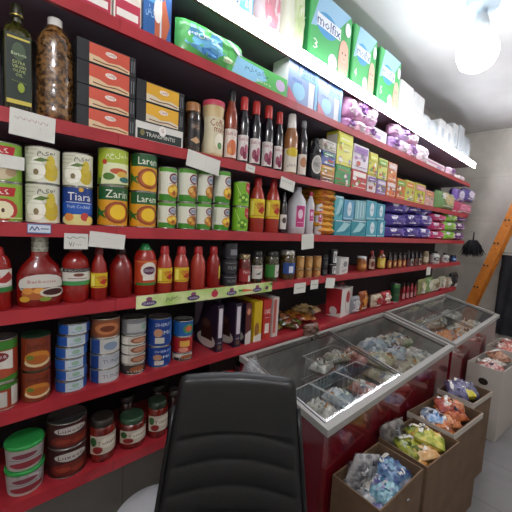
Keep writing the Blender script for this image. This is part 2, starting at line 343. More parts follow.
# crisps / snack bags lying in a pile
X,Y,z,w,h=boxat('D',318,333.5,189)
for k in range(8):
    thing('snack_bag',mk_pillow(w*1.05,.17,.055,M('#c8801e' if k<5 else '#a8561e',.3,h2='#e6b43a',scale=14),[('e',0,.5,.5,.25,'#8c3a18' if k%2 else '#e9c558')],'lie',.006,k),(X+.006*((-1)**k),1.205+.004*(k%3),z+k*h/8.3),'orange and gold snack bag in the pile by the pale bottles, %s from the bottom'%['lowest','second','third','fourth','fifth','sixth','seventh','topmost'][k] if k not in(0,7) else ('lowest' if k==0 else 'topmost')+' orange and gold snack bag in the pile by the pale bottles','bag','stacked snack bags')
TQ=[('e',.1,.55,.42,.36,'#d9e6ea'),('t','Soft',.1,.55,.14,.3,'#2a7a94'),('s',[(-.9,.08),(.9,.08)],.004,'#d9e6ea')]
TB=[('p',[(-.8,.2),(.1,.9),(.9,.8),(.2,.3)],'#9fd0d6'),('p',[(-.2,.1),(.7,.6),(.9,.3)],'#1d7f93'),('s',[(-.95,.95),(.95,.95)],.006,'#d9e6ea')]
cols=[(334,350,'#2f93a3',TB),(350.5,365,'#2a8c9c',TB),(365.5,376,'#3f9fb2',TQ),(376.5,384,'#2f94ab',TQ)]
X0=None
for i,(a,b,c,sh) in enumerate(cols):
    X,Y,z,w,h=box('D',a,b,220.5,c,sh,TB,'turquoise tissue box in the lower row, %s from the snack bags'%['first','second','third','fourth'][i],'tissue box','tissue_box','turquoise tissue boxes',depth=.12)
cols=[(330,342,'#58aebb',TB,196),(343,353,'#5c9fc0',TQ,200),(354.5,365,'#7fb6c2',[('s',[(-.5,.1),(-.5,.9)],.006,'#e6eef0'),('s',[(0,.1),(0,.9)],.006,'#e6eef0'),('s',[(.5,.1),(.5,.9)],.006,'#e6eef0')],201),(365.5,375.5,'#4fa5ba',TQ,201),(376,384,'#3f9bb2',TQ,204)]
for i,(a,b,c,sh,t) in enumerate(cols):
    hl=zat(220.5,(xat(a,1.212,1.52)+xat(b,1.212,1.52))/2,1.212)-1.52+.002
    aa=a+ (2 if i==0 else 0)
    box('D',a if i else 334,b,t,c,sh,TB,'pale turquoise tissue box in the upper row, %s from the snack bags'%['first','second','third','fourth','fifth'][i],'tissue box','tissue_box','turquoise tissue boxes',depth=.12,lift=hl if i else hl,h=None)
# purple, pink and green soft packs at the far end
def packrow(s,cells,back=.015,depth=.13):
    for (a,b,pt,pb,c,c2,kind,lab,cat,grp) in cells:
        z=SH[s]; Y=FR+back+.05; xa,xb=xat(a,Y,z),xat(b,Y,z); Xc=(xa+xb)/2; zb=max(z,zat(pb,Xc,Y)) if pb else z; zt=zat(pt,Xc,Y)
        sh=[('r',-.8,.55,-.2,.85,'#e7e2ee'),('e',.35,.5,.3,.25,c2),('s',[(-.7,.25),(.7,.3)],.006,'#efe9f2')]
        thing(kind,mk_pillow(xb-xa,zt-zb,.13,M(c,.35,coat=.2),sh,'stand',.007,int(a)),(Xc,FR+back,zb),lab,cat,grp)
pr=[]
P1,P2='#4b3a94','#7f6cc0'
for j,(t,b) in enumerate([(227,None),(214,226.5),(202,213.5)]):
    rn=['bottom','middle','top'][j]
    pr.append((384,401,t,b,P1,P2,'tissue_pack','purple tissue pack beside the turquoise boxes, %s row'%rn,'tissue pack','purple tissue packs'))
    pr.append((401,415,t,b,'#43348c',P2,'tissue_pack','purple tissue pack in the middle of the purple pile, %s row'%rn,'tissue pack','purple tissue packs'))
    pr.append((415,427,t+.5,b,'#5546a0','#cfc4e8','tissue_pack','purple tissue pack next to the pink packs, %s row'%rn,'tissue pack','purple tissue packs'))
for j,(t,b) in enumerate([(231,None),(222,230.5),(214,221.5)]):
    rn=['bottom','middle','top'][j]
    pr.append((427,441,t,b,'#c22c6e','#ec7fae','tissue_pack','hot pink tissue pack, %s of its pile'%rn,'tissue pack','pink tissue packs'))
    pr.append((441,452,t,b,'#86c23a','#e6f0c8','tissue_pack','lime green tissue pack, %s of its pile'%rn,'tissue pack','green tissue packs'))
    pr.append((452,460,t+1,b,'#6a2a78','#b98ac6','tissue_pack','dark violet tissue pack at the shelf end, %s of its pile'%rn,'tissue pack','violet tissue packs'))
packrow('D',pr)
for X_,c in ((3.0,0),(3.45,1)):
    thing('napkin_ball',lambda:[('ball',MB().lathe([(.001,0),(.03,.008),(.05,.03),(.052,.055),(.035,.08),(.001,.09)],M('#dcdce8',.5,h2='#8f8fb8',scale=30),14))],(X_,1.275,1.79 if 0 else 1.752),'white knotted wrapper lying on the purple tissue packs, %s one'%(['left','right'][c]),'wrapper','white wrappers')
# ================================================================ C shelf
OIL=[('r',-1,0,1,1,'#15251a'),('r',-1,.0,1,.06,'#c9b84a'),('r',-.9,.93,.9,.96,'#c9b84a'),('e',0,.76,.55,.13,'#3f5238'),('t','Bertona',0,.72,.045,.6,'#c6d0a8'),('t','EXTRA',0,.60,.045,.5,'#aebd78'),('t','VIRGIN',0,.54,.045,.55,'#aebd78'),('t','OLIVE',0,.48,.045,.5,'#aebd78'),('t','OIL',0,.42,.045,.3,'#aebd78'),('e',.15,.24,.28,.07,'#8fa32c'),('s',[(-.6,.33),(.6,.31)],.001,'#8fa32c')]
def olive():
    b=MB(); w,d,h=.032,.032,.27
    m=M('#3c3c10',.08,coat=1,h2='#20230c',scale=6)
    def ring(k,z): return [(k*x,k*y,z) for x,y in ((-w,-d),(w,-d),(w,d),(-w,d))]
    V=[];lv=[(.95,0),(1,.006),(1,.255),(.85,.275),(.42,.292),(.38,.30)]
    bm=bmesh.new(); rings=[[bm.verts.new(p) for p in ring(k,z)] for k,z in lv]
    for i in range(len(rings)-1):
        for j in range(4): bm.faces.new((rings[i][j],rings[i][(j+1)%4],rings[i+1][(j+1)%4],rings[i+1][j]))
    bm.faces.new(rings[0][::-1]); bm.faces.new(rings[-1])
    ed=[e for e in bm.edges if abs(e.verts[0].co.z-e.verts[1].co.z)>.002]
    bmesh.ops.bevel(bm,geom=ed,offset=.008,segments=3,affect='EDGES'); bm.verts.index_update()
    b.add([v.co[:] for v in bm.verts],[tuple(v.index for v in f.verts) for f in bm.faces],m,True); bm.free()
    b.lathe([(.013,.298),(.0125,.318)],m,14)
    c=MB().lathe([(.015,.312),(.016,.314),(.016,.352),(.014,.356)],M('#2a2a18',.3,.3),16)
    c.lathe([(.0165,.318),(.0165,.322)],M('#b5a04a',.3,.7),16)
    l=MB(); l.decal([(('r',-1,0,1,1,'#15251a'))]+OIL,.029,.225,lambda u,v,o:(u,-d-o,v+.022),base=.0006)
    l.decal([('r',-1,0,1,1,'#1a2c1c'),('s',[(-.6,.8),(.6,.8)],.001,'#aebd78'),('s',[(-.6,.5),(.6,.5)],.001,'#aebd78')],.024,.225,lambda u,v,o:(-w-o,-u,v+.022),base=.0006)
    return [('bottle_body',b),('cap',c),('label',l)]
X,Y,r,z=cyl_spot(3,32,'C'); hh=topz(4,X,Y,.01,z)-z
o=thing('olive_oil_bottle',olive,(X,Y,z),'square dark green olive oil bottle at the left end of the upper shelf','bottle'); o.scale=(r/.032*.93,)*2+(hh/.356,)
X,Y,r,z=cyl_spot(35,74,'C'); h=topz(18,X,Y,.015,z)-z
def seedb():
    P=mk_bottle('pet',r,h,M('#8a6438',.2,coat=1,h2='#3a2210',scale=70,bump=.5),(.9,.38,.38),WHT,None)()
    P.append(('contents',MB().lathe([(r*.5,h*.3),(r*.9,h*.32)],M('#8a6438'),12))) if 0 else None
    return P
thing('seed_bottle',seedb,(X,Y,z),'clear plastic bottle packed with brown seeds, white screw cap','bottle')
def COF(c1,c2,t): return [('r',-1,0,1,1,'#26282c'),('r',-.62,.04,.76,.96,c1),('p',[(-.62,.04),(.76,.04),(.76,.22),(.4,.34),(0,.26),(-.3,.38),(-.62,.42)],c2),('s',[(-.5,.18),(-.1,.14),(.3,.2),(.7,.12)],.004,'#7a4a2c'),('e',.1,.68,.2,.12,'#efe6dc'),('t',t,.1,.68,.12,.15,'#a63026'),('s',[(.84,.2),(.84,.8)],.002,'#8f9296'),('s',[(.92,.2),(.92,.8)],.002,'#8f9296')]
lf=[('r',-1,0,1,1,'#202226'),('s',[(-.6,.5),(.6,.5)],.003,'#4a4d52')]
zb=0;hb=None
X,Y,z,w,h=boxat('C',76.5,134.5,36)
Xl=X-w/2; zs=[z]+[zat(t,Xl,Y) for t in (103,81,57,35)]
for k in range(4):
    thing('coffee_box',mk_box(w,.10,zs[k+1]-zs[k]-.002,'#232529',COF('#d05844','#dcc09a','COFFEE'),lf,rough=.25),(X,Y,zs[k]),'red and black coffee mix box, %s in the stack of four'%['lowest','second from the bottom','third from the bottom','topmost'][k],'box','red coffee boxes',key=None)
X,Y,z,w,h=boxat('C',135.5,182.5,80); Xl=X-w/2; zs=[z]+[zat(t,Xl,Y) for t in (119,98,77)]
thing('tea_box',mk_box(w,.10,zs[1]-zs[0]-.002,'#d9d7d0',[('r',-.94,.06,.94,.62,'#22302e'),('e',.08,.72,.16,.3,'#e8e6e0'),('t','G',.08,.76,.24,.06,'#a03a2c'),('t','TRANSMINTIS',.02,.36,.22,.62,'#d8d8d0'),('e',-.75,.4,.09,.18,'#7f7a50')],rough=.25),(X,Y,zs[0]),'white topped black tea box lettered in capitals under two yellow boxes','box')
for k in (1,2):
    thing('coffee_box',mk_box(w,.10,zs[k+1]-zs[k]-.002,'#26282c',COF('#e0ab32','#d9cdb4','CAFE'),lf,rough=.25),(X,Y,zs[k]),'yellow and black coffee mix box, %s of the two'%('lower' if k==1 else 'upper'),'box','yellow coffee boxes')
bottle('C',183.5,199,103,'jar',M('#241610',.15,coat=1,h2='#3a2416',scale=40),(.82,.95,.93),M('#9c6a3c',.4),(.12,.66,'#1c1412',[('e',0,.72,.6,.18,'#3c2c22'),('t','GOLD',0,.72,.14,.42,'#b9a58a'),('p',[(-.6,.2),(0,.34),(.6,.2),(0,.08)],'#c29a70')],1.2),'dark coffee jar with a light brown lid beside the creamer jar','jar','coffee_jar')
bottle('C',200.5,222,102,'creamer',M('#cbb078',.35,h2='#d9c698',scale=12),(.90,1.05,1.03),M('#c4485c',.4),(.06,.70,'#d8cfae',[('t','Coffee',.25,.84,.2,.75,'#8c1f26'),('t','mate',.3,.66,.14,.5,'#8c1f26'),('e',.3,.34,.42,.22,'#efe9d6'),('e',.3,.22,.2,.1,'#5a8a4a')],1.2),'waisted creamer jar with a pinkish red lid','jar','creamer_jar')
LB=[('t','Sun ich',0,.85,.16,.85,'#9a3048'),('e',0,.35,.6,.28,'#c86a3c'),('e',-.3,.22,.3,.14,'#d98a4a')]
bottle('C',222.5,235.5,90,'glass',M('#8d3a26',.15,coat=.8),(.84,.58,.5),BLK,(.04,.44,'#dccfc6',LB,1.3),'orange red syrup bottle with black neck, first in the syrup row','bottle','syrup_bottle','syrup bottles on the upper shelf')
BL=[('t','Sun ich',0,.85,.16,.85,'#9a3048'),('e',-.3,.35,.3,.2,'#8c2a4c'),('e',.3,.45,.3,.2,'#a8506c'),('e',.1,.2,.35,.15,'#7a1f3f')]
for i,(a,b,t) in enumerate([(236,246.8,97),(247.6,259,101.5),(259.8,271,106),(271.8,281,112)]):
    bottle('C',a,b,t,'glass',DARK,(.80,.68,.66),M('#b8302c',.35),(.04,.42,'#d8d0cc',BL,1.3),'dark syrup bottle with red cap, %s from the orange one'%['first','second','third','fourth'][i],'bottle','syrup_bottle','red-capped dark syrup bottles')
bottle('C',281.5,295.5,114,'glass',M('#a06a42',.15,coat=.8),(.72,.66,.55),WHT,(.04,.42,'#ddd6c6',[('e',0,.85,.8,.2,'#d3b81f'),('t','شربت',0,.3,.2,.6,'#454545')],1.3),'amber syrup bottle with a white neck and a yellow and white label','bottle','syrup_bottle')
bottle('C',296,305,121,'glass',M('#2a2228',.15,coat=.8),(.88,.54,.5),M('#8f8f92',.4),(.04,.40,'#d9d0c6',[('e',0,.6,.6,.25,'#b07a52')],1.3),'dark bottle with white label right of the amber bottle','bottle','syrup_bottle')
bottle('C',305,320,138,'oval',M('#1d1c22',.2,coat=.5),(.88,.42,.38),BLK,(.1,.62,'#1d1c22',[('e',0,.5,.62,.42,'#d9d6cf'),('e',0,.5,.5,.34,'#b3b0aa'),('t','MALT',0,.5,.2,.4,'#23232a')],1.2),'squat black bottle with an oval white label','bottle','malt_bottle')
def hash_(s): return sum(ord(c)*(i+3) for i,c in enumerate(s))
# instant soup / noodle boxes
def C(a,b,pt,pb,c,sh,lab,kind='carton_box',depth=.09,cat='box',grp='small grocery packs on the upper right shelf',s='C',back=.012):
    z0=SH[s]; Y=FR+back; xa,xb=xat(a,Y,z0),xat(b,Y,z0); Xm=(xa+xb)/2
    zb=z0 if pb is None else max(z0,zat(pb,Xm,Y)); zt=zat(pt,Xm,Y)
    thing(kind,mk_box(xb-xa-.003,depth,zt-zb-.001,c,sh,[('r',-.9,.1,.9,.9,'#cfc9bd'),('s',[(-.6,.5),(.6,.5)],.008,'#8d8d92')],rough=.35),(Xm,Y,zb),lab,cat,grp)
def bx(c1,c2,c3): return busy(hash_(c1+c2+c3),[c1,c2,c3,'#e9e4dc','#7a6a8a','#c24a3a','#6f9a3a'],12)+[('r',-.9,.66,.8,.92,c1),('s',[(-.7,.78),(.5,.78)],.006,c3),('s',[(-.8,.12),(.8,.12)],.004,c3)]
C(320,333.5,177,None,'#7a3a4a',bx('#c7a03a','#6a2a3a','#efe6da'),'maroon and yellow soup box, bottom of the stack by the oval-labelled bottle')
C(320,333.5,166,176.5,'#cf8f2e',bx('#d9b44a','#c0392c','#efe6da'),'orange soup box second from the bottom of its stack by the oval-labelled bottle')
C(320,333.5,152,165.5,'#3c4c9a',bx('#3a8a5a','#34449a','#e6e6ea'),'blue and green soup box third in its stack by the oval-labelled bottle')
C(320,333.5,141,151.5,'#c9c4bc',bx('#d8d3cb','#8d4a3a','#6b6b6b'),'pale box on top of the stack by the oval-labelled bottle')
C(334.5,349.5,166,None,'#2f8f44',bx('#3fa052','#e8e2da','#c02a2a'),'green box with white picture under the tall yellow box')
C(334.5,349.5,133,165.5,'#d3cf3c',bx('#dfe04a','#d3782f','#f0eed8'),'tall yellow green box with orange base above the green one')
C(350.5,365.5,171,None,'#c23a36',bx('#e9ded8','#c4473c','#f0e6e0'),'red and white box under the white and purple box')
C(350.5,365.5,146,170.5,'#dcd3da',bx('#8a5aa8','#c7a0c6','#7a3a8a'),'white and purple box above the red and white box')
C(366.5,375,176,None,'#d8cdd2',bx('#7a5aa0','#c44a4a','#efe8ea'),'pale pack with purple band under the yellow and blue pack')
C(366.5,375,153,175.5,'#cfc63e',bx('#d8d84a','#4a5a8a','#f0eecd'),'narrow yellow pack with dark blue base standing above a pale pack')
C(376,385,180,None,'#8a6aa8',bx('#cdbfd8','#d0763a','#efe8ea'),'lilac pack with orange base, first in the lower row')
C(385.5,394.5,182,None,'#d3763a',bx('#e0cfd0','#c23a3a','#f0e6de'),'orange pack with pink top, second in the lower row')
C(376,385,159,179.5,'#c9cf6a',bx('#7aa83a','#d9822f','#f0eed8'),'green and orange pack, first in the upper row')
C(385.5,394.5,163,181.5,'#d88a52',bx('#dcc9c6','#c44a3a','#f0e6de'),'pink and orange pack, second in the upper row')
for i,(a,b,t,c,c2) in enumerate([(395.5,404,179,'#cf6f2c','#7aa83a'),(404.5,413,181,'#c8cf5a','#d98a32'),(414,424,184,'#cfc93a','#d890a0'),(424.5,433,191,'#d9a0a8','#cf7f3a')]):
    C(a,b,t,None,c,bx(c2,'#d8b48a','#f2ecdc'),['orange pack standing alone right of the stacked packs','yellow green pack with orange picture','tall pack with a bright yellow top','pink pack beside the green jar bag'][i])
def softbag(s,a,b,pt,pb,c,c2,kind,lab,cat,grp,t=.11,seed=0,back=.012,shapes=None,h2=None,scale=20):
    z0=SH[s] if isinstance(s,str) else s; Y=FR+back+t/2; xa,xb=xat(a,Y,z0),xat(b,Y,z0); Xm=(xa+xb)/2
    zb=z0 if pb is None else max(z0,zat(pb,Xm,Y)); zt=zat(pt,Xm,Y-.03 if zat(pt,Xm,Y)>CAM_H else Y)
    sh=shapes if shapes is not None else busy(int(a*13),[c2,'#efecec','#d8c8d8',c2],7)+[('e',0,.55,.55,.28,c2),('s',[(-.6,.2),(.6,.2)],.006,'#f0ecec')]
    return thing(kind,mk_pillow(xb-xa,zt-zb,t,M(c,.3,h2=h2,scale=scale,coat=.3),sh,'stand',.005,seed or int(a*7)),(Xm,FR+back,zb),lab,cat,grp)
softbag('C',433,449.5,192,None,'#6f9a5c','#c9b98a','snack_bag','green bag with a beige window at the right of the upper shelf','bag',None,t=.14)
softbag('C',450,459,189,202,'#7a5ab4','#d8d0e6','tissue_pack','violet pack above the pink pack at the shelf end','pack','packs at the end of the upper shelf')
softbag('C',459.5,469,189,202,'#5a4a9c','#e6dff0','tissue_pack','blue violet pack with white print at the shelf end','pack','packs at the end of the upper shelf')
softbag('C',450,468,202.5,None,'#c23a68','#e48aa8','tissue_pack','pink red pack at the very end of the upper shelf','pack','packs at the end of the upper shelf')
# ================================================================ B shelf
def bigbox(s,a,b,top,c,sh,lab,kind='carton_box',depth=.2,cat='box',grp=None,back=.012):
    z0=SH[s]; Y=FR+back; xa,xb=xat(a,Y,z0),xat(b,Y,z0)
    thing(kind,mk_box(xb-xa-.004,depth,top-z0,c,sh,[('r',-.9,.1,.9,.9,'#d6d0cc')],rough=.35),((xa+xb)/2,Y,z0),lab,cat,grp)
RW=[('r',-.9,.0,.95,.35,'#b8304a'),('r',-.8,.08,.8,.2,'#e9e4dc'),('r',-.9,.42,.95,1,'#e4dccb'),('r',-1,.0,-.9,1,'#efe9e0')]
bigbox('B',72,112,2.43,'#e6ddd0',RW,'white and red box at the left end of the second shelf from the top',grp='red and white boxes')
bigbox('B',113,141,2.44,'#e6ddd0',RW,'white and red box next to the blue box',grp='red and white boxes')
bigbox('B',142.5,171,2.44,'#2c5f9c',[('r',-1,.55,.1,1,'#5fa3cf'),('p',[(-.2,.0),(-.2,.5),(.5,.7),(.9,.3),(.6,0)],'#b9603c'),('t','شیر',-.5,.4,.2,.35,'#9cc3e6'),('r',.15,0,.28,1,'#cdd3da'),('e',.0,.45,.3,.2,'#e6e2da')],'blue milk powder box with a white band')
GP=[('p',[(-.85,.3),(-.7,.85),(.1,.8),(.25,.4),(-.2,.1)],'#6ab4dc'),('t','مولتی',-.35,.6,.24,.42,'#ffffff'),('e',-.2,.25,.25,.12,'#3a7fc0'),('e',.35,.3,.12,.08,'#d8f0c8'),('t','Extra',.45,.28,.12,.25,'#d8f0c8'),('p',[(.3,.9),(.9,.7),(.95,.4),(.6,.6)],'#a8a0c4')]
softbag('B',174,240,31,None,'#54b45c','#fff','diaper_pack','puffy green and blue pad pack leaning on the second shelf','pack','green pad packs',t=.1,shapes=GP)
GP2=[('p',[(-.9,.1),(-.75,.9),(.1,.85),(.25,.4),(-.2,.08)],'#8cc8e6'),('t','مولفیکس',-.1,.6,.34,.4,'#24507c'),('t','Extra',.15,.25,.12,.25,'#d8f0c8'),('e',.75,.5,.18,.3,'#c8b4d4')]
X,Y,z,w,h=boxat('B',228,286,66)
thing('diaper_pack',mk_box(w,.09,h,'#58b85e',GP2,[('r',-.9,.1,.9,.9,'#cfe6e8')],rough=.3),(X,Y,z),'flat green and blue pad box right of the puffy green pack','pack','green pad packs')
TN=[('r',-1,0,1,1,'#7f98c4'),('p',[(-.2,.6),(.1,1),(1,1),(1,.6)],'#4f7fc4'),('t','Tena',.1,.8,.22,.66,'#27489a'),('e',-.3,.28,.42,.2,'#8cc4e0'),('r',.35,.0,.75,.6,'#d0d6de'),('p',[(-1,0),(-1,.3),(-.3,.0)],'#b8566c'),('t','maxi',-.45,.5,.1,.3,'#3a62a8'),('r',.8,0,1,1,'#5fa0cc')]
for i,(a,b,t) in enumerate([(287,316,62),(317,340,81)]):
    X,Y,z,w,h=boxat('B',a,b,t); h=min(h,.235)
    thing('pad_pack',mk_box(w,.12,h,'#c9ccd8',TN,[('r',-.95,.02,.95,.98,'#f0eef2')],rough=.3),(X,Y,z),'white and blue pad pack lettered Tena, %s one'%['nearer left','right-hand'][i],'pack','white and blue pad packs')
pk=[(341,351,97,118,0),(351.5,361,99,121,1),(361.5,371.5,103,126,2),(341,351,118.5,None,3),(351.5,361,121.5,None,4),(361.5,371.5,127,None,5),(387,395,124,136,6),(395.5,404,127,140,7),(404.5,413,133,144,8),(387,395,137,None,9),(395.5,404,141,None,10),(404.5,413,145,None,11),(414,424,146,None,12),(445,452,168,None,13),(454,461,176,None,14)]
for a,b,t,pb,i in pk:
    c=['#d79ac6','#e0b4d2','#d6a8cc','#c48ac0','#e2b8c8','#d8a0c0','#d9a8cc','#ccb0d8','#dba8c0','#b898cc','#e0c8dc','#d4b0d0','#e6d4dc','#dcbccc','#e4dcdc'][i]
    softbag('B',a,b,t,pb,c,'#8a5aa0' if i%2 else '#f0e2ee','sanitary_pack','%s sanitary pack %s'%(['pink','lilac pink','rosy','mauve','pale pink','pink'][i%6],['top row, beside the white and blue pad packs','top row, second from the pad packs','top row, left of the gap','bottom row, beside the pad packs','bottom row, second from the pad packs','bottom row, left of the white box','upper, just right of the white box','upper, second right of the white box','upper, third right of the white box','lower, just right of the white box','lower, second right of the white box','lower, third right of the white box','with striped print before the low white tray','right of the low white tray','last on the second shelf from the top'][i]),'pack','pink sanitary packs',t=.09)
C(372.5,386,130,None,'#dcd6dc',[('r',-.6,.2,.1,.5,'#a888b8'),('s',[(-.8,.7),(.7,.7)],.006,'#b8a0c0')],'white box with lilac print standing between pink packs',s='B',grp=None)
C(426,444,162,None,'#d8d0d6',[('r',-1,.5,1,.75,'#c07a9a'),('e',.4,.3,.3,.2,'#9a90b8')],'low wide white and pink box near the end of the second shelf',s='B',grp=None)
# ================================================================ A shelf (top)
def top_pack(a,b,pt,c,sh,lab,kind,cat,grp,t=.14,soft=True,back=.03,side=None,zt=None):
    z0=SH['A']; Y=FR+back; xa,xb=xat(a,Y,z0),xat(b,Y,z0); Xm=(xa+xb)/2; zt=zt or min(zat(pt,Xm,Y),3.0)
    if soft:
        thing(kind,mk_pillow(xb-xa,zt-z0,t,M(c,.35,coat=.2),sh,'stand',.004,int(a)),(Xm,Y,z0),lab,cat,grp)
    else:
        thing(kind,mk_box(xb-xa-.004,t,zt-z0,c,sh,side or [],rough=.35,bev=.012),(Xm,Y,z0),lab,cat,grp)
top_pack(208,258,0,'#dfe6ea',[('r',.2,.05,.9,.95,'#7cc4e6'),('t','Soft',-.2,.3,.2,.35,'#2f64a8'),('s',[(-.9,.7),(0,.7)],.01,'#9cc4dc')],'large white and light blue tissue pack above the light strip','tissue_pack','pack',None,zt=2.85)
top_pack(259,283,0,'#e4d2d4',[('e',0,.4,.6,.28,'#d8909c'),('s',[(-.6,.15),(.6,.15)],.008,'#b9d08a')],'white pack with a rosy round print on the top shelf','tissue_pack','pack',None,zt=2.86)
top_pack(284,306,0,'#e2e6d2',[('r',-.3,.05,.7,.95,'#cfdcb0'),('e',.2,.5,.3,.2,'#c2d49a')],'white pack with pale green print left of the nappy packs','tissue_pack','pack',None,zt=2.86)
def MOL(n): return [('p',[(-.95,.5),(-.6,1),(.9,1),(.3,.7)],'#9cc8e4'),('e',-.25,.62,.5,.16,'#4f9fd4'),('r',-.72,.56,.42,.72,'#e8f0f6'),('t','molfix',-.15,.64,.13,.55,'#2a4c8c'),('t',n,-.72,.3,.13,.1,'#e6f4e0'),('e',.1,.2,.22,.12,'#d4e4f0'),('e',.62,.30,.27,.27,'#d9a48c'),('e',.62,.45,.24,.16,'#e2b49c'),('e',.54,.42,.03,.015,'#3c2c28'),('e',.7,.42,.03,.015,'#3c2c28'),('s',[(.56,.35),(.62,.34),(.69,.355)],.003,'#a04a44'),('e',.75,.78,.15,.1,'#e8eef0')]
SD=[('r',-.9,.05,.9,.95,'#2f8a4c'),('s',[(-.6,.6),(.6,.6)],.01,'#bfe6c4')]
for i,(a,b,t,n) in enumerate([(307,348,17,'3'),(350,373,40,'4'),(376,397,58,'5')]):
    top_pack(a,b,t,'#4fb466',MOL(n),'green Molfix nappy pack with a baby picture, %s on the top shelf'%['largest and nearest','middle of the three','farthest of the three'][i],'diaper_pack','nappy pack','green nappy packs',t=.16,soft=False,side=SD,zt=[2.90,2.90,2.90][i])
for i,(a,b,zt) in enumerate([(398,411,2.80),(411.5,422,2.79)]):
    top_pack(a,b,80,'#d6d8d6',[('s',[(-.8,.5),(.8,.5)],.006,'#b4b8b8'),('s',[(-.3,.1),(-.3,.9)],.004,'#bcc0c0')],'white bulk carton on the top shelf, %s the nappy packs'%['beside','one step beyond'][i],'bulk_pack','pack','white bulk cartons',soft=False,zt=zt,t=.2)
for i,(a,b,zt) in enumerate([(423,431,2.70),(432,438,2.70),(438.5,444,2.74),(445,450.5,2.74),(451,456,2.80),(457,462,2.83),(463,470,2.80)]):
    top_pack(a,b,80,['#d4d8da','#c8ccd0','#dadcdc','#e0e0e0','#cfd3d4','#b9bfc2','#a8aeb2'][i],[('e',0,.5,.5,.2,'#b0b8c0'),('s',[(-.6,.2),(.6,.25)],.008,'#98a0a8')],'white clear-wrapped pack, %s beyond the bulk cartons on the top shelf'%['first','second','third','fourth','fifth','sixth','seventh and last'][i],'tissue_pack','pack','white wrapped packs on the top shelf',zt=zt,t=.14,soft=i in(0,1,6))
# ================================================================ E shelf: sauces and jars
WG=[('r',-1,.3,1,1,'#d9d6cc'),('r',-1,0,1,.22,'#2f7a3a'),('p',[(-.2,.45),(.6,.9),(1,.6),(.4,.4)],'#a02a2a'),('t','ﺗﮏ',.3,.65,.2,.3,'#b5202a')]
bottle('E',-16,12,247,'squeeze',RED,(.87,.5,.4),CRED,(.3,.66,'#c9c4ba',WG,1.4),'red sauce bottle with a white and green label cut by the left edge','bottle','ketchup_bottle')
X,Y,r,z=cyl_spot(15,61,'E'); h=topz(233,X,Y-.01,.01,z)-z
FL=[('e',0,.62,.92,.36,'#cfcbc2'),('t','Barbecue',0,.72,.11,.5,'#a8323a'),('p',[(-.9,.5),(-.5,.42),(.9,.42),(.8,.5)],'#3a3a3c'),('e',-.2,.3,.55,.22,'#a85a2a'),('e',-.5,.4,.2,.12,'#d08a3a'),('e',-.1,.4,.2,.1,'#e0a04a'),('e',.4,.32,.5,.18,'#cfc7b8'),('e',.4,.33,.4,.12,'#3c0f0c'),('e',-.6,.12,.2,.1,'#c99a2a'),('e',.1,.1,.2,.08,'#7a8a2a')]
def flask():
    P=mk_bottle('flask',r,h,RED2,(.75,.36,.36),M('#8f9080',.35,.3,h2='#c9cbb8',scale=140),(.07,.46,RED2,FL,1.35),.62)()
    for k in range(3): P[1][1].lathe([(.37*r,h*(.79+.07*k)),(.38*r,h*(.80+.07*k)),(.37*r,h*(.81+.07*k))],M('#c5c7ba',.3,.4),18,capb=False,capt=False)
    return P
thing('barbecue_sauce_bottle',flask,(X,Y-r*.38,z),'wide flask-shaped barbecue sauce bottle with a patterned silver cap','bottle')
RL=[('r',-1,.78,1,1,'#1a1418'),('t','DELICIOUS',0,.89,.12,.8,'#c9c4c0'),('r',-1,0,1,.25,'#3c8a4a'),('r',-1,.25,1,.78,'#d6d2c8'),('e',0,.62,.3,.1,'#6e3a2a'),('s',[(-.6,.42),(.5,.4)],.002,'#7a2a2a')]
bottle('E',61,89,246,'round',RED,(.91,.46,.44),M('#5a1618',.4),(.32,.62,'#d6d2c8',RL,1.5),'round shouldered red sauce bottle with a black white and green label','bottle','sauce_bottle')
bottle('E',90,107,247,'sauce',RED,(.86,.52,.44),M('#7a1a1c',.4),(.24,.52,'#d3b81c',YL,1.5),'slim red hot sauce bottle with a yellow label','bottle','hot_sauce_bottle')
bottle('E',108,132,248,'sauce',RED2,(.9,.42,.38),M('#3a1214',.4),None,'dark red sauce bottle showing no front label','bottle','sauce_bottle')
KL=[('r',-1,.0,1,.1,'#2f7a2f'),('r',-1,.1,1,1,'#b8401c'),('e',0,.6,.62,.34,'#ded8cc'),('r',-.45,.2,.45,.6,'#ded8cc'),('e',0,.6,.44,.17,'#5a2440'),('t','DELPAZIR',0,.6,.1,.34,'#cfc8d8'),('s',[(-.9,.95),(.9,.95)],.002,'#e0a03a')]
bottle('E',133,155,243,'squeeze',M('#9c2016',.25,coat=.5),(.86,.55,.28),GRN,(.2,.68,'#b8401c',KL,1.5),'ketchup squeeze bottle with a green cap and orange label','bottle','ketchup_bottle')
for i,(a,b,lb) in enumerate([(155.5,171.5,1),(172,188,1),(189,204.5,0),(205,219,2)]):
    L=None if not lb else ((.22,.54,'#d3b81c',YL,1.4) if lb==1 else None)
    nm=['red sauce bottle with yellow label next to the green-capped ketchup','red sauce bottle with yellow label, second after the ketchup','red sauce bottle turned so that no label shows','red sauce bottle with its yellow label turned to the right'][i]
    def mk(a=a,b=b,L=L,lb=lb):
        X,Y,r,z=cyl_spot(a,b,'E'); h=q(topz(246,X,Y,r*.4,z)-z,.002)
        P=mk_bottle('sauce',r,h,ORS if lb<2 else RED,(.83,.58,.48),CRED,L)()
        if lb==2:
            l=MB(); mp=cylmap(r*1.004); l.decal([('r',-1,0,1,1,'#d3b81c')]+YL,r*.8,h*.32,lambda u,v,o:mp(u+r*1.1,v+h*.22,o),.008); P.append(('label',l))
        thing('sauce_bottle',P,(X,Y,z),nm,'bottle','red sauce bottles behind the fruit price strip')
    mk()
JB=[('r',-1,.15,1,.85,'#24242a'),('s',[(-.8,.75),(.8,.75)],.0015,'#a8a8a8'),('t','OLIVE',0,.4,.25,.5,'#9a9a9a')]
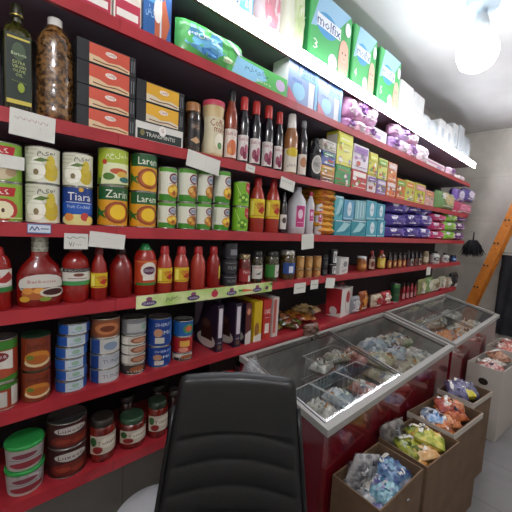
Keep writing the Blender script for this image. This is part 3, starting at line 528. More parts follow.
canstack('E',219.5,236,[272,257.5,242],[('#24242a',JB,'black jar at the bottom of the stack of three',"#3a3a3e"),('#24242a',JB,'black jar in the middle of the stack of three','#3a3a3e'),('#24242a',[('r',-.3,.2,.5,.6,'#77777c')],'black jar on top of the stack of three','#3a3a3e')],'stacked black jars','jar','preserve_jar')
PKL=[('r',-1,0,1,1,'#c9c6be'),('t','MAHRAM',0,.85,.16,.7,'#a02a2a'),('p',[(-.5,.35),(.1,.3),(.5,.6),(.1,.45)],'#2a4a2a')]
bottle('E',237,249.5,254,'jar',M('#7a2420',.15,coat=.9,h2='#5a1410',scale=60),(.84,.9,.88),M('#8a7a5a',.3,.5),(.1,.5,'#a02a2c',[('t','Mahram',.2,.8,.25,.6,'#e6e0da'),('r',.3,.0,.9,.5,'#d8d4cc')],1.2),'jar of red preserve beside the stacked black jars','jar','pickle_jar')
bottle('E',250,261.5,251,'jar',M('#221c14',.15,coat=.9,h2='#3a3420',scale=60),(.84,.9,.88),BLK,(.14,.56,'#c9c6be',PKL,1.2),'dark pickle jar with a white label and black lid','jar','pickle_jar')
bottle('E',263,277.5,251,'jar',M('#2a2614',.15,coat=.9,h2='#4a4420',scale=60),(.84,.9,.88),BLK,(.14,.56,'#2f7a2c',[('r',.1,0,1,1,'#c9c6be'),('p',[(.3,.35),(.6,.3),(.9,.6),(.6,.45)],'#2a4a2a')],1.3),'dark pickle jar with a green and white label','jar','pickle_jar')
bottle('E',278.5,294,250,'jar',M('#3a2e18',.15,coat=.9,h2='#5a4a24',scale=60),(.84,.92,.9),M('#a8a59c',.3,.6),(.2,.58,'#27488c',[('r',-.2,.1,.4,.7,'#cdd4e2')],1.0),'pickle jar with a silver lid and a blue label','jar','pickle_jar')
cs=[(295,303),(303.5,311.5),(312,320)]
for i,(a,b) in enumerate(cs):
    canstack('E',a,b,[268.5,255.5],[('#9c6a34',[('e',0,.5,.7,.4,'#b98a50')],'clear tub of brown nuts in the lower row, %s of three'%['left','middle','right'][i],'#c9b494'),('#a8743a',[('e',0,.5,.7,.4,'#c49a60')],'clear tub of brown nuts in the upper row, %s of three'%['left','middle','right'][i],'#c9b494')],'tubs of nuts','tub','nut_tub')
canstack('E',320.5,326.5,[268,254],[('#1d1d20',JB,'small black tin, lower of the two right of the nut tubs','#333'+'333'),('#1d1d20',JB,'small black tin, upper of the two right of the nut tubs','#333333')],'small black tins','can')
MM=[('r',-.5,.1,.6,.9,'#d6d6d6'),('t','M',0,.5,.6,.35,'#151518')]
canstack('E',327,335.5,[264,249],[('#1b1b1f',MM,'black and white coffee tin at the bottom of its pair','#8a8a8a'),('#1b1b1f',MM,'black and white coffee tin lettered M on top of its pair','#8a8a8a')],'black and white coffee tins','can')
X,Y,z,w,h=boxat('E',338.5,354,258)
thing('carton_box',mk_box(w*.9,.09,h,'#d9d8d4',[('t','CREAMY',0,.2,.16,.6,'#23232a'),('e',.2,.6,.5,.18,'#7d8288'),('s',[(-.7,.4),(.7,.5)],.003,'#55585e')],[('r',-.9,.05,.9,.95,'#c6c5c0')]),(X-.02,Y+.01,z),'small white printed box in front of dark jars','box',None,rot=.25)
bottle('E',355.5,366,256,'jar',M('#8a4a1c',.15,coat=.9),(.86,.95,.93),M('#c9c9c9',.4),(.2,.6,'#a8622a',[('e',0,.5,.5,.3,'#d09a5a')],1.2),'jar of honey coloured jam with a white lid','jar','jam_jar')
bottle('E',367,374,251,'oval',M('#5a1a18',.2,coat=.8),(.88,.5,.45),CRED,(.1,.6,'#b9a58c',[('e',0,.5,.5,.3,'#6a2a22')],1.2),'maroon syrup bottle right of the jam jar','bottle','syrup_bottle')
bottle('E',375,384.5,250,'oval',M('#6a3a1c',.2,coat=.8),(.88,.45,.4),CRED,(.1,.6,'#c9a83a',[('e',0,.5,.5,.3,'#e0cc6a')],1.2),'brown bottle with a yellow label and red cap','bottle','syrup_bottle')
for i,(a,b) in enumerate([(386,391),(391.5,396),(396.5,401),(401.5,405)]):
    bottle('E',a,b,253,'glass',M('#2a1810',.2,coat=.8),(.86,.6,.55),BLK,(.05,.55,['#a8622a','#8a4a22','#b9763a','#9a4a2a'][i],[('e',0,.5,.5,.3,'#d9b47a')],1.2),'small brown bottle with an orange label, %s in its row of four'%['first','second','third','fourth'][i],'bottle','small_bottle','small brown bottles')
for i,(a,b) in enumerate([(405.5,409),(409.5,413),(413.5,417),(417.5,421)]):
    bottle('E',a,b,251,'glass',DARK,(.86,.6,.55),BLK,(.05,.5,['#6a2a2a','#b9b4ac','#8a5a4a','#b9a48c'][i],[('e',0,.5,.5,.3,'#453a3a')],1.2),'small black bottle, %s in the row of four before the white jars'%['first','second','third','fourth'][i],'bottle','small_bottle','small black bottles')
bottle('E',421.5,428,251,'jar',M('#7a6a4a',.3,coat=.4),(.84,.8,.7),M('#8a7a5c',.4),(.2,.6,'#c9bfa8',[],1.2),'tan jar left of the white bleach jugs','jar','spice_jar')
for i,(a,b,t) in enumerate([(428.5,439,251),(440,448.5,253)]):
    bottle('E',a,b,t,'oval',M('#c9c8c4',.35),(.84,.6,.5),M('#2a2a30',.4),(.15,.6,'#c9c8c4',[('e',0,.5,.6,.35,'#23232a'),('e',0,.5,.35,.2,'#a8a8a8')],1.2),'white rounded jar with a black round label, %s of two'%['left','right'][i],'jar','cream_jar','white rounded jars')
bottle('E',449.5,456,255,'jar',M('#23406a',.35),(.84,.9,.85),BLK,(.2,.6,'#3a6aa8',[('e',0,.5,.5,.3,'#b9cfe6')],1.2),'blue jar at the far end under the tissue packs','jar','cream_jar')
# ================================================================ F shelf
BN=[('r',-1,.78,1,1,'#3c7a2a'),('r',-1,0,1,.14,'#3c7a2a'),('r',-1,.14,1,.78,'#9a3a24'),('r',-.8,.3,.6,.76,'#d3d0c6'),('e',-.1,.62,.5,.12,'#7a1f22'),('t','CHANUR',-.1,.62,.08,.4,'#d8d0d0'),('e',0,.22,.6,.12,'#a84a30')]
canstack('F',-16,19,[375,334],[('#9a3a24',[('r',-1,.78,1,1,'#3c7a2a'),('r',-.7,.1,.3,.7,'#b9b6ae'),('r',.5,.1,.9,.85,'#c4c0b8')],'bean tin with a pale panel, lower of the pair at the left edge'),('#9a3a24',BN,'bean tin with green rim and white panel, upper one at the left edge')],'bean tins')
SP=[('r',-1,0,1,1,'#7a3018'),('t','Spaghetti',.1,.75,.2,.6,'#4a1a10'),('e',.1,.35,.75,.26,'#c07a2a'),('e',.1,.25,.75,.14,'#d8c6a0'),('e',.1,.33,.6,.14,'#a85a22'),('e',-.3,.42,.2,.08,'#6a7a2a')]
canstack('F',21,51,[364,331],[('#7a3018',SP,'brown tin with a pasta dish picture, lower of two','#6a5a4a'),('#7a3018',SP,'brown tin with a pasta dish picture and dark green lid, upper of two','#6a5a4a','#24402a')],'pasta sauce tins')
TB_=[('r',-1,0,1,1,'#1c4fa0'),('r',-.45,0,.5,1,'#b9c6cf'),('e',.05,.6,.2,.25,'#8fae9a'),('s',[(-.3,.25),(.35,.25)],.002,'#5f7f90')]
X,Y,r,z=cyl_spot(55,86,'F'); tops=[383.5,371,357.5,344,331,318.5]
for k in range(6):
    dx=[0,.002,-.001,.001,.006,.01][k]; rr=q(r,.002); h=(zat(319,X,Y+r*.5)-z)/6-.0008
    thing('tuna_can',mk_can(rr,h,'#1c4fa0',TB_,'#b9b6ae'),(X+dx,Y+.3*dx,z+k*(h+.0008)),'blue tuna tin with a pale band, %s in the stack of six'%['lowest','second from the bottom','third from the bottom','fourth from the bottom','fifth from the bottom','topmost'][k],'can','blue tuna tins',key=('t',rr,round(h,4)))
T2=[('r',-1,0,-.45,1,'#1f3f84'),('t','TUNA',.25,.5,.3,.5,'#6b7078'),('s',[(-.3,.85),(.9,.85)],.001,'#8f9aa6')]
T3=[('e',.25,.5,.62,.42,'#8a5238'),('e',.25,.5,.45,.28,'#b98468'),('r',-1,.0,-.5,1,'#ded9d0')]
T4=[('r',-1,0,1,.45,'#1d1d1f'),('e',.1,.55,.5,.35,'#9a5a3a'),('t','TUNA',0,.22,.28,.6,'#cfcac0')]
T5=[('e',.3,.5,.5,.4,'#a86a4c'),('t','TUNA',.3,.2,.2,.4,'#55585c')]
PT=[('e',0,.5,.9,.46,'#8a4a2a'),('e',0,.5,.7,.33,'#b9764a'),('e',0,.5,.4,.18,'#6a2e18')]
canstack('F',89.5,119,[375,361,347,332.5,314],[('#b9bcc0',T2,'silver tuna tin, lowest of its five-tin stack'),('#c0c2c4',T2,'silver tuna tin second from the bottom beside the blue stack'),('#b4b8be',T2,'silver tuna tin third from the bottom beside the blue stack'),('#c4c2bc',[('r',-1,0,-.4,1,'#27488c'),('e',.2,.5,.4,.3,'#7f90a8')],'silver and blue tuna tin fourth from the bottom beside the blue stack'),('#7a4a34',PT,'brown pate tin topping the silver tuna stack','#cfc4b4')],'silver tuna tins',kind='tuna_can')
canstack('F',120,145,[367.5,358,349,340,331,315],[('#c2c2bc',T5,'white tuna tin, lowest of its six-tin stack beside the tall blue tins'),('#3a3634',T4,'black banded tuna tin second from the bottom beside the tall blue tins'),('#c9c4ba',T3,'white tuna tin with fish slice picture, third from the bottom beside the tall blue tins'),('#c9c4ba',T3,'white tuna tin with fish slice picture, fourth from the bottom beside the tall blue tins'),('#c9c4ba',T3,'white tuna tin with fish slice picture, fifth from the bottom beside the tall blue tins'),('#77797c',[('r',-.6,.15,.9,.75,'#a8aaa8'),('e',.5,.5,.2,.2,'#7aa08a')],'tall grey tin topping the stack beside the tall blue tins')],'white tuna tins',kind='tuna_can')
BB=[('r',-1,0,1,1,'#123a86'),('t','SHIRIN',.1,.8,.13,.6,'#c4cfe0'),('e',-.3,.5,.3,.16,'#b98a6a'),('t','Milk',.4,.5,.14,.35,'#dfe6f0'),('r',-.5,.1,.1,.32,'#c9c6ba'),('r',.55,.1,.8,.9,'#2f6fc0')]
canstack('F',146,170,[341,314],[('#123a86',BB,'tall blue tin with white lettering, lower of two'),('#15408e',BB,'tall blue tin with white lettering, upper of two')],'tall blue tins')
canstack('F',171.5,192,[348,332,317],[('#cfcac0',T4,'white and black fish tin under the red tin','#b9b6ae'),('#a82026',[('r',-.5,.4,.3,.8,'#d9a84a'),('e',-.2,.2,.4,.16,'#d98a7a')],'red tin in the middle of the stack of three'),('#1f5a9c',[('e',.2,.5,.5,.35,'#4a8a5a'),('e',.2,.5,.3,.2,'#c45a3a')],'blue tin with a salad picture on top of the red tin')],'three mixed tins')
# wafer / cake boxes standing side on
def cake(a,b,pt,c,front,left,lab,depth=.2,back=.01):
    z=SH['F']; Y=FR+back; xa,xb=xat(a,Y,z),xat(b,Y,z); h=zat(pt,xb,Y)-z
    thing('cake_mix_box',mk_box(xb-xa,depth,h,c,front,left,rough=.3),((xa+xb)/2,Y,z),lab,'box','cake mix boxes standing side by side')
CK=[('r',-1,0,1,1,'#2a1c30'),('p',[(-1,1),(-.2,1),(-.6,.5),(-1,.35)],'#8f8698'),('e',.1,.18,.8,.16,'#cfc6bc'),('p',[(-.35,.2),(-.3,.5),(.1,.62),(.6,.5),(.65,.2)],'#3a1c16'),('e',.1,.55,.35,.09,'#5a3a2c'),('t','CAKE',.2,.06,.05,.35,'#c9bfc8')]
SPN=[('r',-.55,.3,.65,.93,'#cfc8cf'),('t','mix',0,.2,.05,.6,'#b9aec0'),('e',0,.1,.6,.05,'#6a4a3a')]
cake(216,222,305,'#2c1d33',SPN,CK,'dark purple cake mix box with chocolate cake picture, nearest the tins')
cake(234,240,303,'#2c1d33',SPN,CK,'dark purple cake mix box, second in the side-on row')
cake(244.5,250,303,'#5a2322',[('e',0,.8,.6,.08,'#c98a6a'),('p',[(-1,0),(-1,.25),(1,.35),(1,0)],'#c4bcb6')],CK,'maroon cake mix box with a white foot')
cake(253,260.5,301,'#c9a81c',[('e',-.2,.3,.6,.18,'#8a5a2a'),('p',[(-1,0),(-1,.14),(1,.2),(1,0)],'#cfc8bc')],[('e',0,.3,.6,.2,'#8a5a2a')],'bright yellow cake mix box')
cake(262,269.5,299,'#b02a22',[('t','CAKE',0,.7,.12,.8,'#e6dcd6'),('r',-.5,.15,.6,.4,'#cfc6bc'),('s',[(-.6,.55),(.6,.55)],.002,'#e6dcd6')],[('r',-.7,.5,.7,.8,'#e0d8d0')],'red cake mix box right of the yellow one')
cake(271.5,277,297,'#c9bcb6',[('r',-.8,.1,.2,.95,'#b5564c')],[('r',-.7,.5,.7,.8,'#b5564c')],'pale box with red edge, last of the side-on row')
for i,(xx,yy,c,c2,rz,w_,l_) in enumerate([(1.36,1.25,'#4a4a22','#8a6a2a',.3,.15,.2),(1.47,1.26,'#3a4a26','#a8402a',-.2,.15,.2),(1.55,1.24,'#5a2a1c','#3a6a2a',.5,.14,.18),(1.64,1.26,'#7a2a1c','#c98a3a',-.35,.16,.2),(1.44,1.28,'#2f2a1a','#9a5a3a',.1,.15,.18),(1.72,1.24,'#4a3a2a','#b99a6a',.2,.13,.17)]):
    zz=SH['F']+(.0 if i<4 else .045)+(.012*(i%2))
    thing('snack_bag',mk_pillow(w_,l_,.05,M(c,.25,coat=.4,h2=c2,scale=18),[('e',0,.5,.4,.25,c2)],'lie',.006,i+50),(xx,yy-.02,zz),['olive brown packet lying nearest the cake mix boxes','dark green and red packet lying second from the cake mix boxes','maroon packet lying in the middle of the flat packets','red brown packet lying beside the white box','dark packet lying on top of the others','grey brown packet at the foot of the white box'][i],'packet','flat packets on the lower shelf',rot=rz)
X,Y,z,w,h=boxat('F',336,357,288,back=.03)
def gift():
    b=MB(); wd=w*.62
    b.box(-wd/2,wd/2,0,.12,0,h,M('#d6d0cc',.4)); b.decal([('e',.2,.68,.35,.22,'#a8242a'),('s',[(-.2,.6),(-.1,.25),(.1,.1)],.006,'#b03a3a'),('r',.55,.0,1,1,'#b8b2ae')],wd/2,h,lambda u,v,o:(u,-o,v))
    b.decal([('r',-1,0,1,1,'#a8242c'),('e',0,.2,.5,.15,'#d6d0cc'),('p',[(-1,.0),(1,.0),(1,.15)],'#d6d0cc')],.06,h,lambda u,v,o:(-wd/2-o,.06-u,v))
    t=MB().box(-wd/2-.002,wd/2+.002,-.002,.122,h,h+.004,M('#c9c2be'))
    t.tube([(-.04,.05,h+.003),(-.035,.05,h+.03),(.035,.05,h+.03),(.04,.05,h+.003)],.004,M('#a8242c'),6)
    return [('carton',b),('handle_lid',t)]
thing('biscuit_carton',gift,(X-.02,Y,z),'white and red biscuit carton with a handle on the lower shelf','box',rot=.12)
softbag('F',349,357,296,None,'#8a8a90','#c9c4c4','snack_bag','small grey packet against the biscuit carton','packet','small packets beyond the biscuit carton',t=.05)
softbag('F',357.5,364.5,291,None,'#9a4a1c','#d08a3a','snack_bag','small orange packet right of the biscuit carton','packet','small packets beyond the biscuit carton',t=.05)
softbag('F',370,379,294,None,'#c4b49c','#a8242c','snack_bag','cream packet with red print on the lower shelf','packet','small packets beyond the biscuit carton',t=.07)
softbag('F',380,388,291,None,'#a8242c','#e6d0c0','snack_bag','red packet left of the dark green tin','packet','small packets beyond the biscuit carton',t=.06)
canstack('F',389,399,[283],[('#1c4a2a',[('r',-1,.8,1,1,'#3a7a3a'),('s',[(-.8,.4),(.8,.4)],.003,'#8a9a5a')],'tall dark green tin on the lower shelf')],None)
for i,(a,b) in enumerate([(401,404.5),(405,408.5),(409,412.5),(413,416)]):
    bottle('F',a,b,283,'glass',M('#8a1620',.25,coat=.6),(.86,.6,.5),[BLK,BLK,CRED,BLK][i],(.1,.4,'#b98a8a',[],1.2),'small red bottle on the lower shelf, %s right of the dark green tin'%['first','second','third','fourth'][i],'bottle','small_bottle','small red bottles')
for i,(a,b,t,c,c2) in enumerate([(417,423,279,'#8a8a5a','#d9d0b0'),(423.5,430,277,'#7a9a5a','#d8d4c0'),(430.5,437,279,'#b9b49c','#8a7a5a'),(437.5,443,276,'#a8a48c','#d9d4c4'),(443.5,449,277,'#9a8a74','#cfc8b4')]):
    softbag('F',a,b,t,None,c,c2,'pulse_bag','%s small bag standing on the lower shelf end, %s of five'%(['olive','green','cream','pale olive','tan'][i],['first','second','third','fourth','fifth'][i]),'packet','small standing bags at the lower shelf end',t=.06)
# ================================================================ G shelf
def tub(s,pl,pr,tops,lidc,bodyc,shapes,labs,grp,kind):
    X,Y,r,z=cyl_spot(pl,pr,s); zz=z; hs=[z+(zat(tops[-1],X,Y+r*.6)-z)*(i+1)/len(tops) for i in range(len(tops))]
    for i,l in enumerate(labs):
        h=hs[i]-zz-.001
        def f(h=h):
            b=MB().lathe([(r*.86,0),(r*.88,.003),(r*.96,h*.86)],M(bodyc,.35),24)
            ld=MB().lathe([(r*.98,h*.86),(r*1.0,h*.87),(r*1.0,h*.97),(r*.95,h)],M(lidc,.4),24)
            lb=MB(); 
            def mp(u,v,o): rr=r*(.885+.08*v/(h*.86))+.001+o; return (rr*sin(u/r),-rr*cos(u/r),v+.01)
            lb.decal(shapes,r*1.25,h*.72,mp,.01); return [('body',b),('lid',ld),('label',lb)]
        thing(kind,f,(X,Y,zz),l,'tub',grp); zz=hs[i]
tub('G',4,45,[466,432],'#2f9a4a','#b9b4ac',[('r',-1,0,1,1,'#a9a6a4'),('e',-.1,.7,.55,.14,'#7a3a44'),('e',0,.2,.8,.18,'#8a3038'),('s',[(-.8,.5),(.8,.5)],.002,'#77707a')],['white tomato paste tub with green lid, lower of two','white tomato paste tub with green lid, upper of two'],'tomato paste tubs','paste_tub')
LZ=[('r',-1,0,1,1,'#3a1416'),('e',.1,.74,.66,.16,'#b9b2ac'),('t','Luxeen',.1,.74,.14,.5,'#3a1a1c'),('e',.1,.3,.85,.24,'#6a2218'),('e',-.2,.3,.3,.1,'#8a3420'),('e',.4,.25,.3,.1,'#8a3420')]
canstack('G',46,87,[433,409],[('#3a1416',LZ,'dark red stew tin with a pale oval badge, lower of two','#a8a6a2'),('#3a1416',LZ,'dark red stew tin with a pale oval badge, upper of two','#a8a6a2')],'dark red stew tins')
JL=[('r',-1,0,1,1,'#c2b8a6'),('e',.2,.6,.6,.3,'#d8d2c0'),('t','Tomato',.1,.6,.2,.6,'#6a2226'),('e',-.5,.25,.3,.2,'#8a1f1c'),('e',-.75,.7,.2,.25,'#2f5a2c')]
for i,(a,b,t,cm,c) in enumerate([(88,115,414,M('#2a2420',.35),JL),(117,145,412,M('#35503a',.3,.3),JL),(145.5,167,398,M('#2c3a2c',.3,.2),JL)]):
    bottle('G',a,b,t,'jar',M('#5c1410',.15,coat=.9,h2='#7a2014',scale=50),(.82,.88,.86),cm,(.22,.66,'#b9b0a0' if i else '#8f8878',c,1.3),'red tomato sauce jar with a %s, on the bottom shelf'%['black lid and dull label','bright-rimmed green lid, middle one','dark green lid, nearest the chair'][i],'jar','sauce_jar','tomato sauce jars')
for i,(a,b,t,bk) in enumerate([(118,134,394,.1),(150,165,383,.1),(167,180,388,.015),(180,193,384,.015)]):
    bottle('G',a,b,t,'jar',M('#2a1614',.15,coat=.9),(.86,.88,.86),M('#26201e',.3),(.2,.6,'#4a3c3a',[],1.2),'dark jar %s'%['standing behind the middle tomato sauce jar','standing behind the right tomato sauce jar','right of the tomato sauce jars by the chair back','half hidden by the chair back'][i],'jar','sauce_jar','dark jars on the bottom shelf',back=bk)
softbag('G',213,232,372,None,'#a81c20','#c9464a','snack_bag','bright red bag on the bottom shelf just above the chair','bag',None,t=.1)
for i,(a,b) in enumerate([(233,247),(248,262)]):
    canstack('G',a,b,[362-5*i],[('#3f1a20',[('r',-.8,.3,.8,.6,'#6a3a40')],'dark maroon tin on the bottom shelf above the chair, %s of two'%['left','right'][i],'#57504e')],'dark maroon tins')
SPLIT=1
# ================================================================ setting
XW,YW,X0,Y0,ZC=5.35,1.565,-1.0,-1.15,3.03
tilew=bpy.data.materials.new('wall_tiles'); tilew.use_nodes=True
def tilemat(m,c1,c2,grout,sx,sy,rot=None,rough=.5,off=.5):
    nt=m.node_tree; b=nt.nodes['Principled BSDF']; b.inputs['Roughness'].default_value=rough
    tc=nt.nodes.new('ShaderNodeTexCoord'); mp=nt.nodes.new('ShaderNodeMapping'); br=nt.nodes.new('ShaderNodeTexBrick'); n=nt.nodes.new('ShaderNodeTexNoise'); n.inputs['Scale'].default_value=6
    br.inputs['Color1'].default_value=lin(c1); br.inputs['Color2'].default_value=lin(c2); br.inputs['Mortar'].default_value=lin(grout)
    br.inputs['Scale'].default_value=1; br.inputs['Brick Width'].default_value=sx; br.inputs['Row Height'].default_value=sy; br.inputs['Mortar Size'].default_value=.003; br.offset=off
    if rot: mp.inputs['Rotation'].default_value=rot
    nt.links.new(tc.outputs['Object'],mp.inputs[0]); nt.links.new(mp.outputs[0],br.inputs[0])
    mx=nt.nodes.new('ShaderNodeMix'); mx.data_type='RGBA'; mx.blend_type='MULTIPLY'; mx.inputs[0].default_value=.35
    nt.links.new(tc.outputs['Object'],n.inputs[0]); nt.links.new(br.outputs[0],mx.inputs[6]); nt.links.new(n.outputs[0],mx.inputs[7]); nt.links.new(mx.outputs[2],b.inputs['Base Color'])
tilemat(tilew,'#a39f98','#9b978f','#87837c',.6,.3,(pi/2,0,0))
tilex=bpy.data.materials.new('end_wall_tiles'); tilex.use_nodes=True; tilemat(tilex,'#d6d1c6','#d0cbc0','#bbb6ab',.6,.45,(pi/2,0,pi/2),.4,0)
tfl=bpy.data.materials.new('floor_tiles'); tfl.use_nodes=True; tilemat(tfl,'#8d8a8c','#868386','#6a686a',.45,.45,None,.35,0)
struct('floor',MB().box(X0,XW,Y0,YW,-.1,0,tfl))
struct('ceiling',MB().box(X0,XW,Y0,YW,ZC,ZC+.1,M('#c6c6c3',.8,h2='#b8b8b6',scale=1.5)))
struct('wall_back',MB().box(X0,XW,YW,YW+.1,0,ZC,tilew))
struct('wall_right',MB().box(XW,XW+.1,Y0-.1,YW+.1,0,ZC,tilex))
struct('wall_left',MB().box(X0-.1,X0,Y0-.1,YW+.1,0,ZC,M('#cfcbc2',.7)))
struct('wall_front',MB().box(X0,XW,Y0-.1,Y0,0,ZC,M('#cfcbc2',.7)))
# ---- shelving rack
REDP=M('#ae2e37',.4,h2='#a12730',scale=8); UND=M('#7f7888',.6); BK=M('#211a20',.7)
rack=bpy.data.objects.new('shelving_frame',None); COL.objects.link(rack); rack.location=(-.6,1.54,0)
tag(rack,'dark back panels and slotted posts behind the red grocery shelves','shelf frame')
ends=dict(A=4.76,B=4.72,C=4.78,D=4.76,E=4.68,F=4.62,G=1.34)
SLAB=dict(A='topmost red shelf carrying nappy packs and the light strip',B='second red shelf from the top, carrying pink packs and pads',C='red shelf carrying the oil bottle, coffee boxes and syrups',D='red shelf carrying tinned fruit, corn tins and tissue boxes',E='red shelf carrying red sauce bottles with a fruit-printed strip on its edge',F='red shelf carrying tuna tins and cake mix boxes above the freezers',G='lowest and shortest red shelf, carrying tomato sauce jars')
for s,z in SH.items():
    xe=ends[s]
    b=MB(); b.box(0,xe+.6,-.335,0,-.006,-.0,REDP); b.box(.0,xe+.6,-.32,0,-.03,-.006,UND)
    o=b.build('shelf',None if SPLIT else rack); o.location=(-.6,1.54,z) if SPLIT else (0,0,z)
    if SPLIT: tag(o,SLAB[s],'shelf','red shelves along the left wall')
    f=MB(); x=-.6
    seg=[-.6,.42,1.36,2.3,3.24,4.1,xe] if xe>2 else [-.6,.42,xe]
    seg=[v for v in seg if v<xe-.05]+[xe]
    for a_,b_ in zip(seg,seg[1:]): f.box(a_+.6+.0006,b_+.6-.0006,-.34,-.335,-.042,.0,REDP); f.box(a_+.6+.0006,b_+.6-.0006,-.338,-.325,-.042,-.04,REDP)
    f.build('fascia',o)
bp=MB(); bp.box(0,5.36,.0,.006,.93,2.75,BK); bp.build('back_panel',rack)
bp=MB(); bp.box(0,1.7,.0,.006,.56,.93,BK); bp.build('back_panel',rack)
for x in (0,1.02,1.96,2.9,3.84,5.3):
    u=MB(); zz=.56 if x<1.5 else .93
    u.box(x,x+.04,.0065,.016,zz,2.8,BK); u.build('upright',rack)
    if x>0: pass
# ---- LED strip
led=MB(); led.box(.40,4.76,-.0,.012,-.03,.03,M('#f4f6ff',.4,emit=30.))
hs=MB(); hs.box(.39,4.77,.012,.02,-.032,.032,M('#c9c9cc',.4,.5)); 
thing('led_strip_light',[('light_tube',led),('mounting_rail',hs)],(0,1.178,2.462),'bright white LED strip along the front edge of the top shelf','light')
# ---- bulb
LAMP=M('#f6f8ff',.4,emit=17.)
bl=Vector((2.42,.66,2.72))
BP=[(.03,.14),(.05,.115),(.09,.07),(.112,.02),(.112,-.03),(.09,-.08),(.05,-.108),(.001,-.115)]
g=MB().lathe(BP,LAMP,28)
hold=MB().lathe([(.045,.13),(.048,.17),(.036,.21),(.03,.22)],M('#b9c2c8',.4),20)
cup=MB().lathe([(.03,.22),(.03,.25),(.09,.26),(.095,.308)],M('#9fb0bb',.5),20)
thing('ceiling_bulb',[('bulb',g),('socket',hold),('ceiling_rose',cup)],bl,'large glaring white bulb hanging from the ceiling near the right corner','lamp')
thing('ceiling_bulb',[('bulb',MB().lathe(BP,M('#f8f8ff',.4,emit=52.),24)),('socket',hold),('ceiling_rose',cup)],(-.35,-.35,2.72),'second bulb on the ceiling behind the viewer','lamp')  # added fill light behind the camera, brightens the product fronts
thing('ceiling_bulb',[('bulb',MB().lathe(BP,M('#f8f8ff',.4,emit=34.),24)),('socket',hold),('ceiling_rose',cup)],(4.3,-.35,2.72),'third bulb on the ceiling outside the right edge of the view','lamp')  # added out-of-view fill light for the end wall and carton fronts
# ---- freezers
FRM=M('#9c9a95',.5); BODY=M('#6a0f1c',.18,coat=.6); LIN=M('#b9b6b2',.6,h2='#a29e9a',scale=9)
def freezer(L,split,lab,group,seed,rail):
    yf,yb,yr,zf,zb=0.0,.52,.545,.78,.893
    sl=lambda y:zf+(zb-zf)*y/yb
    b=MB()
    b.box(.01,L-.01,.02,.03,.08,zf-.03,BODY)                 # front panel
    b.box(.01,L-.01,yr-.01,yr,.08,zb-.03,BODY)
    for x in (.01,L-.02):
        b.hexa([(x,.03,.08),(x+.01,.03,.08),(x+.01,yr-.01,.08),(x,yr-.01,.08),(x,.03,sl(.03)-.03),(x+.01,.03,sl(.03)-.03),(x+.01,yr-.01,zb-.03),(x,yr-.01,zb-.03)],BODY)
    b.box(.02,L-.02,.03,yr-.01,.08,.1,BODY)
    b.decal([('s',[(-.9,.15),(-.7,.35),(-.5,.2),(-.3,.4),(-.1,.25)],.006,'#a8505c'),('t','ice',.3,.35,.2,.3,'#b5606c')] ,.18,.4,lambda u,v,o:(.01-o,.25-u,.15+v))
    base=MB().box(.04,L-.04,.05,yr-.04,0,.08,M('#1c1c1e',.6))
    ln=MB()
    def wallq(V): ln.add(V,[(0,1,2,3)],LIN)
    x0,x1,y0,y1=.04,L-.04,.05,yr-.03
    wallq([(x0,y0,.35),(x1,y0,.35),(x1,y1,.35),(x0,y1,.35)])
    wallq([(x0,y0,.35),(x0,y1,.35),(x0,y1,sl(y1)-.03),(x0,y0,sl(y0)-.03)]); wallq([(x1,y0,.35),(x1,y1,.35),(x1,y1,sl(y1)-.03),(x1,y0,sl(y0)-.03)])
    wallq([(x0,y0,.35),(x1,y0,.35),(x1,y0,sl(y0)-.03),(x0,y0,sl(y0)-.03)]); wallq([(x0,y1,.35),(x1,y1,.35),(x1,y1,sl(y1)-.03),(x0,y1,sl(y1)-.03)])
    fr=MB(); t=.03
    def bar(xa,xb,ya,yb_,dz=.0,m=FRM,th=.03):
        fr.hexa([(xa,ya,sl(ya)-th+dz),(xb,ya,sl(ya)-th+dz),(xb,yb_,sl(yb_)-th+dz),(xa,yb_,sl(yb_)-th+dz),(xa,ya,sl(ya)+dz),(xb,ya,sl(ya)+dz),(xb,yb_,sl(yb_)+dz),(xa,yb_,sl(yb_)+dz)],m)
    bar(0,L,0,.03); bar(0,.02,.03,yb); bar(L-.02,L,.03,yb); fr.box(0,L,yb,yr,zb-.03,zb,FRM)
    P=[('body',b),('plinth',base),('inner_liner',ln),('top_frame',fr)]
    for i,(xa,xb,dz) in enumerate([(.028,split+.012,.001),(split-.012,L-.028,-.011)]):
        g=MB(); g.add([(xa,.035,sl(.035)-.006+dz),(xb,.035,sl(.035)-.006+dz),(xb,yb,sl(yb)-.006+dz),(xa,yb,sl(yb)-.006+dz)],[(0,1,2,3)],GLASS)
        E_=[]
        for u0,u1 in ((xa,xa+.01),(xb-.01,xb)):
            e=MB(); E_.append(('lid_frame',e)); e.hexa([(u0,.035,sl(.035)-.010+dz),(u1,.035,sl(.035)-.010+dz),(u1,yb,sl(yb)-.010+dz),(u0,yb,sl(yb)-.010+dz),(u0,.035,sl(.035)-.002+dz),(u1,.035,sl(.035)-.002+dz),(u1,yb,sl(yb)-.002+dz),(u0,yb,sl(yb)-.002+dz)],M('#8f8f8e',.3,.7))
        P.append(('glass_lid',g,E_))
    if rail:   # the extra cross rail of the far freezer
        r_=MB(); r_.tube([(.03,rail,sl(rail)-.004),(L-.03,rail,sl(rail)-.004)],.006,M('#77787a',.4,.4)); P.append(('cross_rail',r_))
    return P
FX1,FX2=1.03,2.63; FY=.64
thing('chest_freezer',freezer(1.55,.74,'',None,1,None),(FX1,FY,0),'red chest freezer with slanted glass lids, nearer one beside the black chair','freezer','red chest freezers')
thing('chest_freezer',freezer(1.47,.62,'',None,2,.28),(FX2,FY,0),'red chest freezer with slanted glass lids, farther one by the ladder','freezer','red chest freezers')
